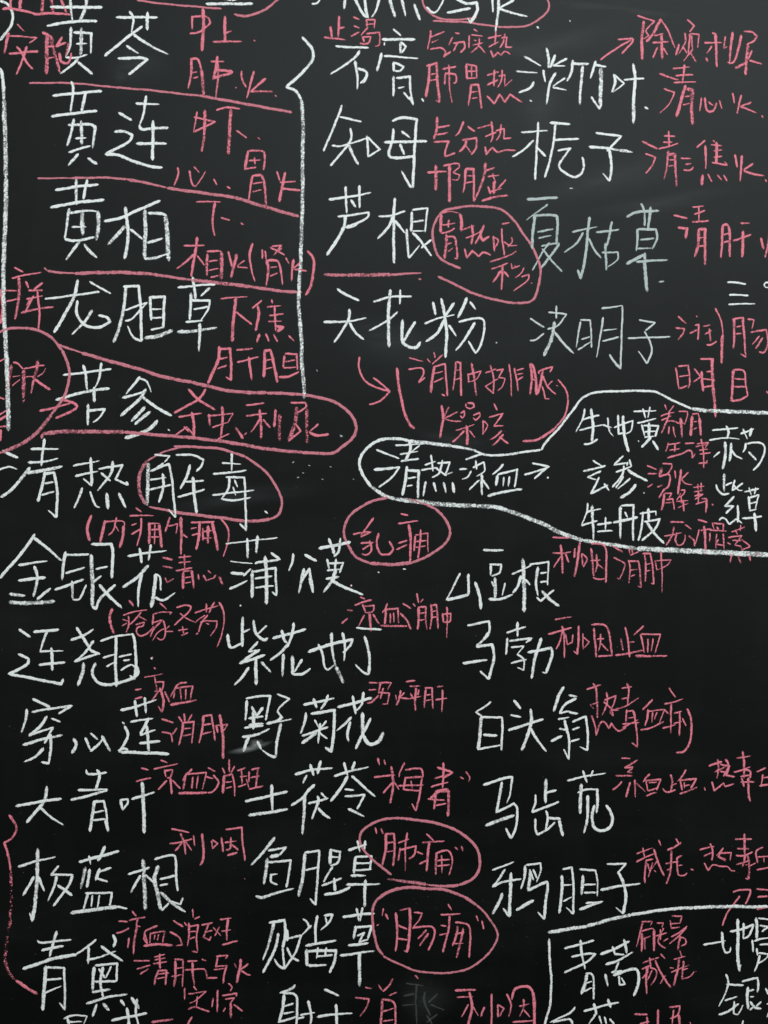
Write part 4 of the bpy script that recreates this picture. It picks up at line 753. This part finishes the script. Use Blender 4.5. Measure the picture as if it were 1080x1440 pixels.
c w16 212,970 240,982 400,965; w17 235,1025 355,1000; w19 320,920 300,980 280,1060; w20 130,1130 230,1095 330,1065 430,1050; w22 258,1115 250,1230 240,1360; w16 258,1120 360,1125 365,1240 365,1360; w16 365,1360 335,1320; w15 255,1190 345,1185; w15 255,1265 345,1225
c w16 540,965 500,1000 430,1045; w20 500,1010 495,1100; w16 490,1080 570,1060 650,1030; w18 570,1000 620,1040 690,1085; w18 635,940 650,970 640,1005; w22 530,1120 525,1180 520,1250; w16 535,1110 660,1100 655,1200; w16 555,1130 590,1180; w14 625,1115 595,1180; w20 580,1120 565,1200 580,1290; w16 530,1200 655,1200; w17 520,1260 620,1245; w18 488,1325 600,1290 715,1272; w18 545,1330 520,1395; w20 580,1325 612,1362; w20 680,1305 700,1335; w22 740,1290 780,1350
# w 贯众 | tops of white chalk characters cut by the bottom left edge
c w16 360,1410 420,1390 490,1395 470,1440; w18 380,1410 390,1440; w14 390,1430 460,1425
c w17 628,1420 720,1400 825,1380; w18 715,1350 725,1440 730,1480; w18 770,1300 765,1380 780,1450
@ 160 1080
# p 清 | tops of pink chalk characters cut by the bottom left edge
c w18 215,1430 335,1412; w15 440,1400 415,1440; w10 735,620 739,626
@ 350 1080
# w 鱼腥草 | white chalk 鱼腥草 under 土茯苓
c w20 145,390 100,450 15,545; w16 110,465 210,445 170,490; w22 170,490 120,500; w22 105,510 85,650; w16 100,530 235,520 225,600 210,670; w15 120,600 160,595; w15 125,600 125,640 160,655; w20 40,720 80,728 160,700 250,680
c w20 315,480 305,600 280,720; w16 315,475 395,465 390,560 375,770; w15 375,770 345,735; w15 320,575 385,560; w19 460,460 455,540; w15 455,460 515,470 500,530 460,550; w14 460,500 505,500; w16 470,555 420,640; w15 410,660 470,640 520,620; w18 480,620 485,690; w17 425,712 500,700 570,670
c w17 560,462 660,430; w17 610,410 625,470; w17 655,410 650,460; w18 600,500 590,590; w15 600,500 690,495 680,570; w14 600,535 680,535; w15 585,575 690,570; w20 575,605 655,605; w18 550,655 640,655 735,652; w20 655,630 652,700 650,780
# w 败酱草 | white chalk 败酱草 under 鱼腥草
c w17 115,870 200,855 205,940 190,1010; w20 140,870 120,960 80,1080; w17 165,930 150,1010 80,1150; w18 215,910 215,970; w15 220,960 295,940 260,1040 200,1130; w16 215,1010 240,1060 280,1085; w17 200,1130 165,1110 145,1075; w14 190,1010 200,1130
c w15 305,850 330,870 340,900; w15 350,885 300,940; w17 385,830 375,900 375,990; w17 425,830 470,825 450,870 405,910; w14 430,840 440,880; w17 320,1000 400,985 490,970; w20 325,1020 325,1110; w17 330,1030 490,1025 480,1090 455,1150; w16 390,1010 380,1070; w16 435,1010 430,1060; w14 380,1060 470,1050; w17 335,1110 435,1108
c w17 528,838 620,825 705,818; w17 605,790 620,860; w15 640,785 625,860; w20 600,890 590,960; w16 600,895 690,890 670,960; w15 610,945 650,925 620,980 670,965; w18 560,998 670,985; w18 515,1055 620,1040 705,1028; w22 622,1040 622,1130 622,1225
# w 射干 | white chalk 射干 cut by the bottom edge
c w17 260,1220 240,1240 175,1265; w19 200,1275 190,1350 170,1425; w16 190,1265 265,1280 270,1380 265,1480; w14 200,1340 250,1325; w15 195,1380 255,1370; w16 165,1430 265,1400; w18 335,1310 350,1400 340,1480; w16 290,1390 370,1375; w14 270,1410 310,1400
c w17 425,1245 505,1280; w18 385,1400 480,1385 580,1380; w18 490,1330 495,1440 495,1500
@ 750 1080
# w outline | white chalk corner outline round 青蒿 at the bottom right
c w22 85,925 200,905 300,890; w20 300,890 420,855 550,825; w19 550,825 750,795 900,785; w20 900,785 1100,778 1200,780 1320,780
c w16 90,960 90,1050 100,1180 95,1320 70,1420 55,1480
# w 青蒿 | white chalk 青蒿 inside the corner outline
c w16 175,1015 340,970; w15 215,1060 300,1045 350,1045 300,1090 175,1150; w18 265,970 275,1060 290,1130; w20 300,1160 290,1220 270,1270; w15 295,1155 335,1170 340,1300; w14 300,1210 330,1200; w14 285,1255 330,1235
c w17 378,1048 450,1020 540,975; w18 445,1005 460,1050; w18 510,965 525,1040; w15 460,1045 510,1050; w17 408,1105 480,1080 560,1035; w15 480,1090 460,1140 440,1150; w16 440,1150 500,1140; w18 405,1160 418,1225; w17 450,1165 560,1130 590,1150 590,1210 565,1280; w15 480,1170 485,1220 515,1215 495,1180
# w 白薇 | tops of white chalk 白薇 cut by the bottom edge
c w16 235,1345 200,1380 95,1430; w15 110,1430 200,1412 220,1440
c w16 285,1368 380,1340 480,1318; w17 340,1325 355,1385; w17 420,1300 435,1345; w15 350,1385 310,1440; w14 370,1395 385,1440; w14 400,1400 410,1440; w14 430,1410 455,1440
# p 利尿 | tops of pink chalk 利尿 cut by the bottom edge
c w15 568,1385 640,1385; w14 600,1440 650,1425; w16 640,1400 640,1480; w17 700,1360 702,1480; w14 765,1345 825,1338 810,1390 770,1410; w15 790,1360 780,1440; w18 820,1390 825,1480; w10 880,1430 885,1440
# p stroke | pink chalk stroke beside the left side of the corner outline
c w16 0,1260 8,1320 5,1440
@ 900 1200 6
# p arrow | pink chalk note and arrow crossing the corner outline
c w20 840,360 790,430 730,510 695,610; w20 785,325 840,308 930,308 925,350 890,430; w20 980,300 1080,310; w22 990,368 1080,362; w24 985,470 1080,450
# w 地骨 | white chalk 地骨 cut by the right edge
c w24 535,772 620,755 720,738; w26 690,665 700,780 720,835 755,830 765,790; w24 760,660 850,640 960,600; w28 825,555 825,760 825,900 840,990; w24 875,590 870,720; w22 960,600 920,690 875,720; w20 850,940 835,990
c w28 980,545 985,620 985,720; w22 1000,545 1100,560; w20 1010,610 1080,620 1030,660; w22 965,740 1030,720 1100,710; w22 945,730 955,830; w20 1010,770 1100,765; w22 985,800 990,860; w24 1010,860 990,940 965,995; w20 1000,840 1080,850 1060,890 980,940
# w 银柴 | white chalk 银 cut by the right edge
c w24 725,1020 745,1090 710,1200 665,1290; w22 730,1105 870,1110; w20 715,1240 820,1210; w24 665,1360 750,1330 830,1270; w22 795,1250 790,1350 830,1355 870,1280; w22 860,1080 990,1050 1000,1110 990,1170; w26 910,1130 905,1220 910,1310; w20 920,1160 960,1150; w20 930,1210 960,1205; w24 930,1250 970,1300 1020,1310; w20 1020,1250 980,1290; w22 925,1320 960,1290
c w22 1060,1140 1080,1190; w20 1070,1270 1090,1262; w22 1100,1320 1070,1380; w20 870,1410 860,1450
@ 400 600
# p 凉血消肿 | pink chalk 凉血消肿 under 蒲公英
c w12 372,892 376,902; w14 355,1032 385,1036; w15 322,1105 355,1078; w14 425,960 455,970; w14 395,1005 450,985 490,975; w14 440,1000 455,1040; w13 450,1010 505,1005 495,1040 450,1045; w17 480,1050 485,1150; w14 450,1060 415,1125; w15 500,1055 520,1090 535,1112
c w14 580,995 565,1030 550,1045; w16 570,1030 565,1110; w15 565,1030 640,1022 640,1105; w13 595,1050 595,1105; w13 615,1045 615,1100; w16 540,1118 620,1122 690,1122
c w15 665,995 710,1022; w14 650,1050 690,1090 710,1140; w14 745,938 755,990; w13 725,995 735,1010; w13 780,970 765,990; w18 755,1015 755,1080 748,1140; w16 758,1015 795,1015 795,1085 800,1140; w12 760,1050 790,1045; w12 760,1090 790,1085
c w16 825,1000 828,1070 820,1140; w15 830,1005 855,1000 860,1070 865,1135; w12 830,1040 855,1035; w12 830,1075 855,1070; w14 890,1050 895,1100; w13 890,1055 935,1050 930,1095 895,1100; w15 915,1015 915,1130; w9 915,1130 912,1190
@ 600 290 6
# p 胃热呕秽 | pink chalk 胃热呕秽 inside its pink ring
c w32 122,70 120,150 118,225; w20 130,55 200,45 270,60; w34 278,65 295,130 292,210; w18 135,160 240,142; w22 188,115 182,180; w20 125,230 190,215 235,185; w28 165,240 165,330 150,445; w24 175,260 235,262 250,330 258,440; w22 235,440 262,445; w16 175,320 210,312; w14 180,385 225,350
c w20 300,200 380,172 400,165; w26 380,160 390,240 375,318; w18 330,270 380,250 455,215; w24 485,160 460,220 410,318; w26 455,200 455,260 475,290 525,255; w24 318,360 340,435 385,375 440,425 480,390 540,412
c w26 565,255 570,380; w20 570,262 605,290 575,350; w22 632,190 640,300 655,415; w20 635,150 700,138; w18 655,300 700,330 765,332; w16 715,265 720,300 685,345; w20 535,470 640,435 720,405 760,375
c w20 545,530 620,505 685,480; w26 640,495 638,600 628,705; w26 625,545 560,640; w22 655,550 690,595; w18 712,485 722,525 785,500; w14 745,500 748,520; w18 820,520 795,570 745,605; w20 800,595 860,575 850,625 735,715; w14 880,650 892,652
@ 570 490 4.5
# p 消肿排脓 | pink chalk 消肿排脓 under 天花粉
c w14 25,60 112,82; w14 20,132 100,125 115,160 85,215 125,185; w10 138,65 158,88; w14 182,25 188,62; w14 235,40 170,100; w20 185,110 170,190 162,280; w15 185,115 250,98 258,180 265,300; w16 250,300 230,290; w12 185,160 240,145; w12 180,215 240,185
c w17 318,85 315,160 300,265; w17 320,85 350,90 350,190 355,300; w11 320,140 345,135; w11 315,200 345,190; w14 395,160 402,215; w14 398,165 478,145 450,195 405,212; w20 420,95 435,190 450,300
c w14 505,155 575,130; w15 538,105 558,190 558,285; w14 558,285 505,240 590,190; w15 575,140 620,130 590,185 630,190 615,240 585,268; w15 657,100 668,200 672,305
c w17 690,125 705,200 712,270; w13 705,140 748,125; w13 710,165 745,158; w14 700,205 745,180
c w20 790,100 800,200 788,290; w20 785,100 808,110 825,200 830,295; w12 795,150 815,145; w12 798,200 820,195; w15 845,160 850,140 930,118 915,150; w20 870,140 855,220 835,290; w16 870,175 900,240 950,290; w16 865,240 880,290 885,318 912,318; w12 930,205 900,235; w9 955,232 965,236
# p 燥咳 | pink chalk 燥咳 under 消肿排脓
c w20 228,360 240,440 230,500 218,565; w15 275,370 245,440; w14 245,445 330,400; w15 250,445 300,460 355,462; w17 395,345 430,350 435,370 410,382 385,370 385,350; w13 350,410 372,395 375,420 360,440 348,425; w14 430,425 470,405 472,430 445,455 430,440; w14 318,520 370,505 435,480; w20 388,490 392,550 390,610; w16 375,520 335,560 298,592; w14 405,520 440,565
c w14 492,455 490,545; w14 495,460 520,490 490,545; w15 560,350 580,390; w14 530,435 620,412; w17 615,415 590,450 560,490; w15 560,492 620,490; w18 610,520 570,560 535,578; w20 620,545 580,590 550,612; w17 595,560 652,605
@ 880 1170 5.4
# p 截疟 | pink chalk 截疟 beside 鸦胆子
c w18 80,165 150,140 200,120; w18 130,120 140,190; w20 80,225 150,190 220,165; w18 250,60 268,105; w20 215,130 235,200 260,270 292,330; w20 155,210 145,300 145,385; w16 155,215 205,205; w14 165,240 180,300; w14 205,230 170,340; w14 240,215 200,280; w9 215,290 228,305
c w18 380,50 400,90; w20 315,135 370,115 420,78; w22 345,140 345,220 335,310 308,395; w16 300,240 400,225; w14 310,290 340,275; w18 385,200 425,178; w18 390,190 390,280 400,325 440,330 462,310; w14 400,255 430,250; w18 495,280 515,290
# p 热毒血 | pink chalk 热毒血 cut by the right edge, lower of two
c w16 560,135 640,115 670,110; w18 640,88 660,150 655,215; w16 592,182 665,150; w16 735,130 700,190 755,220; w16 740,120 690,180; w18 715,160 800,155 790,215; w14 700,185 760,210; w18 595,235 625,290 660,250 720,262 770,262 800,290 830,295
c w17 828,55 955,52; w18 845,125 935,128; w24 900,15 900,100 905,170; w18 835,178 895,180 960,150; w24 905,180 895,230 885,265; w20 920,170 935,230 938,300 928,355; w16 840,245 900,230 945,215; w14 905,250 925,250; w14 910,350 928,358 940,345
c w18 1040,115 990,150 1000,235; w16 1000,190 1100,180; w14 1045,195 1050,230; w16 995,285 1060,275 1100,265; w14 940,260 985,235
# p 解暑 | small pink chalk 解暑 beside 青蒿
c w20 130,680 115,740 80,870; w18 120,680 200,680 185,715; w28 120,770 122,850 120,905; w18 115,755 200,730 215,750; w26 215,745 215,830 212,905; w14 145,800 145,890; w14 130,815 190,790; w16 235,690 285,690 275,725; w14 225,790 310,765; w20 262,740 262,820; w16 285,730 245,830 300,885; w14 320,810 285,830
c w17 350,638 425,640 415,685; w15 335,700 415,690; w15 335,670 345,735; w15 345,730 410,720; w17 345,795 400,765 465,715; w18 460,720 400,790 330,850; w22 415,790 400,850 395,895; w18 410,800 450,810 455,850 420,865
# p 截疟 | small pink chalk 截疟 under 解暑
c w17 130,995 180,975 255,950; w17 120,1040 180,1015; w18 180,955 190,1030; w24 165,1020 155,1100 158,1230; w17 125,1110 170,1060; w16 185,1030 230,1050 225,1110 190,1165; w14 200,1050 165,1120; w18 265,925 298,960; w20 225,975 260,1060 340,1180; w14 300,1090 260,1150
c w16 410,900 425,945; w16 365,965 450,945; w22 405,960 390,1060 365,1165; w14 335,1030 365,1035; w16 345,1065 480,1010; w20 440,980 430,1060 430,1115 490,1095 520,1060; w14 425,1050 470,1035; w10 528,1058 535,1060
@ 140 840 6
# p 疮家圣药 | small pink chalk 疮家圣药 in brackets beside 连翘
c w30 108,95 85,160 95,230; w28 95,230 110,270 122,305; w26 250,28 285,72; w18 200,150 280,125 400,105; w20 245,160 245,230 225,300; w14 195,185 240,200; w18 190,240 235,215; w20 350,125 300,190 255,230; w16 335,160 400,195; w18 305,230 375,210 365,240 320,255 315,300 350,325 410,300 460,245
c w20 510,50 565,100; w17 455,140 520,125 610,128 590,145; w20 455,140 450,190 445,230; w16 455,215 520,190; w20 530,190 460,265 430,335; w20 540,195 555,260 550,330 520,360 485,340; w16 545,265 490,300 445,365; w16 550,285 620,288; w14 590,240 560,265
c w20 650,85 720,65 770,75 750,125 630,235; w20 680,135 740,180 815,215; w18 665,280 745,265; w16 700,245 712,320; w18 690,320 745,298
c w18 805,132 900,100 1000,70; w20 900,55 900,130; w22 970,40 940,90 925,130; w16 890,150 820,200 810,215; w18 915,150 860,215 835,290; w22 815,310 830,300; w16 850,210 920,195; w18 915,200 990,198 985,250 935,325; w14 900,215 925,230
c w24 1010,42 1045,110 1050,200 1035,300; w18 1035,300 1020,355 990,420
@ 820 940 4.154
# p 热毒血痢 | pink chalk 热毒血痢 beside 白头翁
c w14 20,122 102,95; w17 58,88 75,120 82,200 82,288; w10 90,200 40,212 60,235; w15 138,140 140,200 110,275; w14 125,185 192,158 180,200 155,255; w14 155,255 175,275 165,240 205,245; w14 120,195 165,235; w15 50,275 70,340 75,390; w14 75,390 100,320 125,315 150,350 165,320 205,365 250,345
c w14 225,115 285,108; w17 255,88 268,120 262,170 258,215; w13 225,178 268,168; w14 190,238 250,218 325,172; w14 255,240 250,310; w14 250,250 290,245 300,290; w14 230,325 330,315; w13 262,290 300,285; w13 232,345 320,300; w17 295,250 310,340 318,455; w14 318,460 285,435
c w15 405,182 375,215 348,240; w17 378,240 375,290 362,335; w14 375,250 475,240 445,320; w13 405,255 402,315; w12 432,255 415,300; w14 335,358 400,345 470,310
c w14 502,115 540,168; w14 475,208 530,195 582,178; w17 515,205 512,290 512,380; w12 475,240 500,265; w14 465,348 540,330; w13 530,262 575,250; w12 530,320 575,310; w15 565,260 562,390; w12 580,290 600,335; w16 608,235 630,300 632,380 618,440 590,485 545,492
# p 凉血止血 | pink chalk 凉血止血 beside 马齿苋
c w14 225,525 275,525; w14 315,535 245,580 290,575; w14 290,580 260,605 285,610; w14 190,625 285,628; w14 225,660 200,690 172,710; w16 275,665 250,752; w17 300,650 305,750; w14 310,670 365,722
c w15 390,615 365,640 350,665; w14 365,650 378,715; w14 365,655 452,648 430,710; w12 385,668 430,665; w14 378,715 435,700; w14 368,745 400,730 430,725
c w15 510,620 520,660 512,720; w13 465,700 490,722 540,710; w13 520,680 545,672
c w15 600,592 570,640 550,660; w14 568,650 578,710; w14 568,652 660,645 630,700; w12 590,665 590,700; w12 590,685 625,680; w14 565,732 600,720 665,695; w12 708,695 714,712
# p 热毒血 | pink chalk 热毒血 cut by the right edge, upper of two
c w17 735,568 810,545; w17 785,530 790,585 782,640; w14 770,605 830,575; w17 830,530 850,570 820,630; w14 800,560 855,570 835,625 885,632; w14 800,600 845,610; w14 752,662 765,715 820,668 830,690 880,675
c w14 895,525 978,510; w18 930,485 940,550 938,640; w14 880,605 925,595 975,575; w14 930,590 975,600 975,640; w13 920,630 975,622; w16 925,640 940,690; w13 920,665 1000,662; w18 965,640 965,720 978,775; w13 978,775 960,745
c w15 1065,580 1015,605; w15 1050,620 1040,680; w15 1030,685 1090,675; w14 1055,640 1100,630
@ 760 760 5.4
# p 利咽消肿 | pink chalk 利咽消肿 beside 山豆根
@ 600 600
c w15 708,622 805,626
@ 760 760 5.4
c w20 90,95 165,98 230,85; w22 152,32 165,130 165,250; w18 155,120 100,205; w20 190,100 215,165; w18 262,60 258,130; w24 298,15 285,130 258,275
c w16 312,100 320,190; w17 315,100 355,140 325,200; w22 385,60 395,170 405,270; w20 385,25 470,28 498,80 500,200 495,320; w18 380,155 455,148; w22 425,105 430,180 415,240; w18 430,180 480,215; w18 400,280 440,295 500,290
c w20 548,45 625,88; w18 555,130 635,170 635,210 600,295 580,285; w16 672,60 678,100; w15 692,55 700,95; w16 745,85 680,115; w18 668,150 680,220 672,325; w18 675,155 745,158 755,240 765,350; w14 765,355 740,345; w15 680,225 735,220; w15 685,275 720,260
c w18 790,110 800,200 795,310; w18 775,100 835,98 850,200 862,330; w15 862,330 840,325; w14 795,185 840,175; w14 800,235 835,225; w15 865,155 990,148 960,190 880,225; w15 870,160 885,225; w18 915,80 920,200 925,310; w11 925,310 922,395
# p 利咽止血 | pink chalk 利咽止血 beside 马勃
c w18 110,600 240,580; w20 60,710 140,690 235,662; w20 160,650 180,720 180,890; w18 165,690 145,770 120,825; w18 190,710 205,790 240,775; w16 245,715 240,780; w22 292,650 288,750 280,865; w15 280,865 250,840
c w16 320,705 325,825; w17 325,735 368,770 335,815; w22 405,665 415,770 422,885; w20 388,640 480,640 515,680 530,770 545,875; w17 430,750 480,745; w18 458,710 455,780 440,840; w18 460,780 515,840; w18 440,880 540,875
c w18 645,660 665,770 678,885; w17 610,745 628,835; w17 670,775 712,768; w22 570,872 680,855 775,835
c w18 782,648 710,718; w20 758,712 775,780 788,850; w18 765,712 910,712 870,855; w16 815,745 815,850; w15 855,745 840,840; w26 722,878 850,878; w18 850,878 960,875
@ 120 1270 4.696
# p 凉血消斑 | pink chalk 凉血消斑 beside 板蓝根 and 青黛
c w16 220,120 280,122; w16 205,198 250,185 288,165; w17 310,52 335,85; w16 290,115 345,100 395,92; w15 345,105 335,150 365,155; w20 340,155 325,240 318,335; w16 290,230 280,295
c w17 475,148 425,170 395,190 388,230; w16 385,230 405,265; w15 395,200 410,270; w15 430,195 425,265; w15 430,200 525,185 510,265; w12 460,210 455,240; w12 485,205 475,245; w20 385,282 480,272 575,278
c w17 582,115 645,155; w18 560,190 620,225 638,275 600,280; w17 708,40 712,95; w14 655,125 670,150; w16 755,88 720,105; w20 685,130 685,200 675,280; w17 680,155 745,145 735,230 740,320; w14 740,325 705,318; w13 690,190 730,185; w13 690,235 725,225
c w16 768,145 840,128; w16 815,140 790,200 780,225 820,245 830,220; w13 800,190 840,180; w13 845,160 895,215; w13 885,155 855,215; w17 890,108 965,100; w20 942,105 935,170 935,245; w14 900,185 960,175; w16 905,275 960,260 1005,250
# p 清肝泻火 | pink chalk 清肝泻火 beside 青黛
c w15 320,380 425,380; w15 340,435 430,410; w16 362,470 420,430; w14 455,355 525,338; w14 460,375 530,362; w16 450,400 540,385; w17 490,335 495,430; w19 485,440 465,490 458,540; w18 485,445 535,445 530,540; w13 480,470 550,460; w12 475,500 525,490
c w20 595,380 595,470 585,550; w17 590,370 645,372 645,460 642,550; w13 595,430 640,425; w15 570,485 640,470; w16 675,385 740,380; w20 710,390 708,460 722,540; w15 660,440 770,435 795,450 805,500
c w16 770,370 800,380; w17 810,495 870,492; w17 865,350 940,345 925,365; w17 875,360 860,420 935,410; w18 935,410 915,480 910,530; w14 850,440 920,430
c w17 985,400 1000,430; w20 1025,370 1020,430 1000,525; w16 1075,400 1025,440; w17 1030,445 1060,465 1090,475
# p 定惊 | pink chalk 定惊 under 清肝泻火
c w15 658,560 655,635; w15 715,548 735,575; w14 680,600 740,590 800,582; w14 800,582 730,640 690,660; w14 740,615 735,680; w16 680,700 720,685 770,700 820,715
c w14 845,625 835,685; w18 875,575 870,720; w15 945,530 968,555 955,580; w15 905,610 1000,595 995,615; w15 925,635 985,625 955,665; w20 960,660 962,755; w13 925,690 910,715; w16 980,670 1038,712
'''
build(DATA)
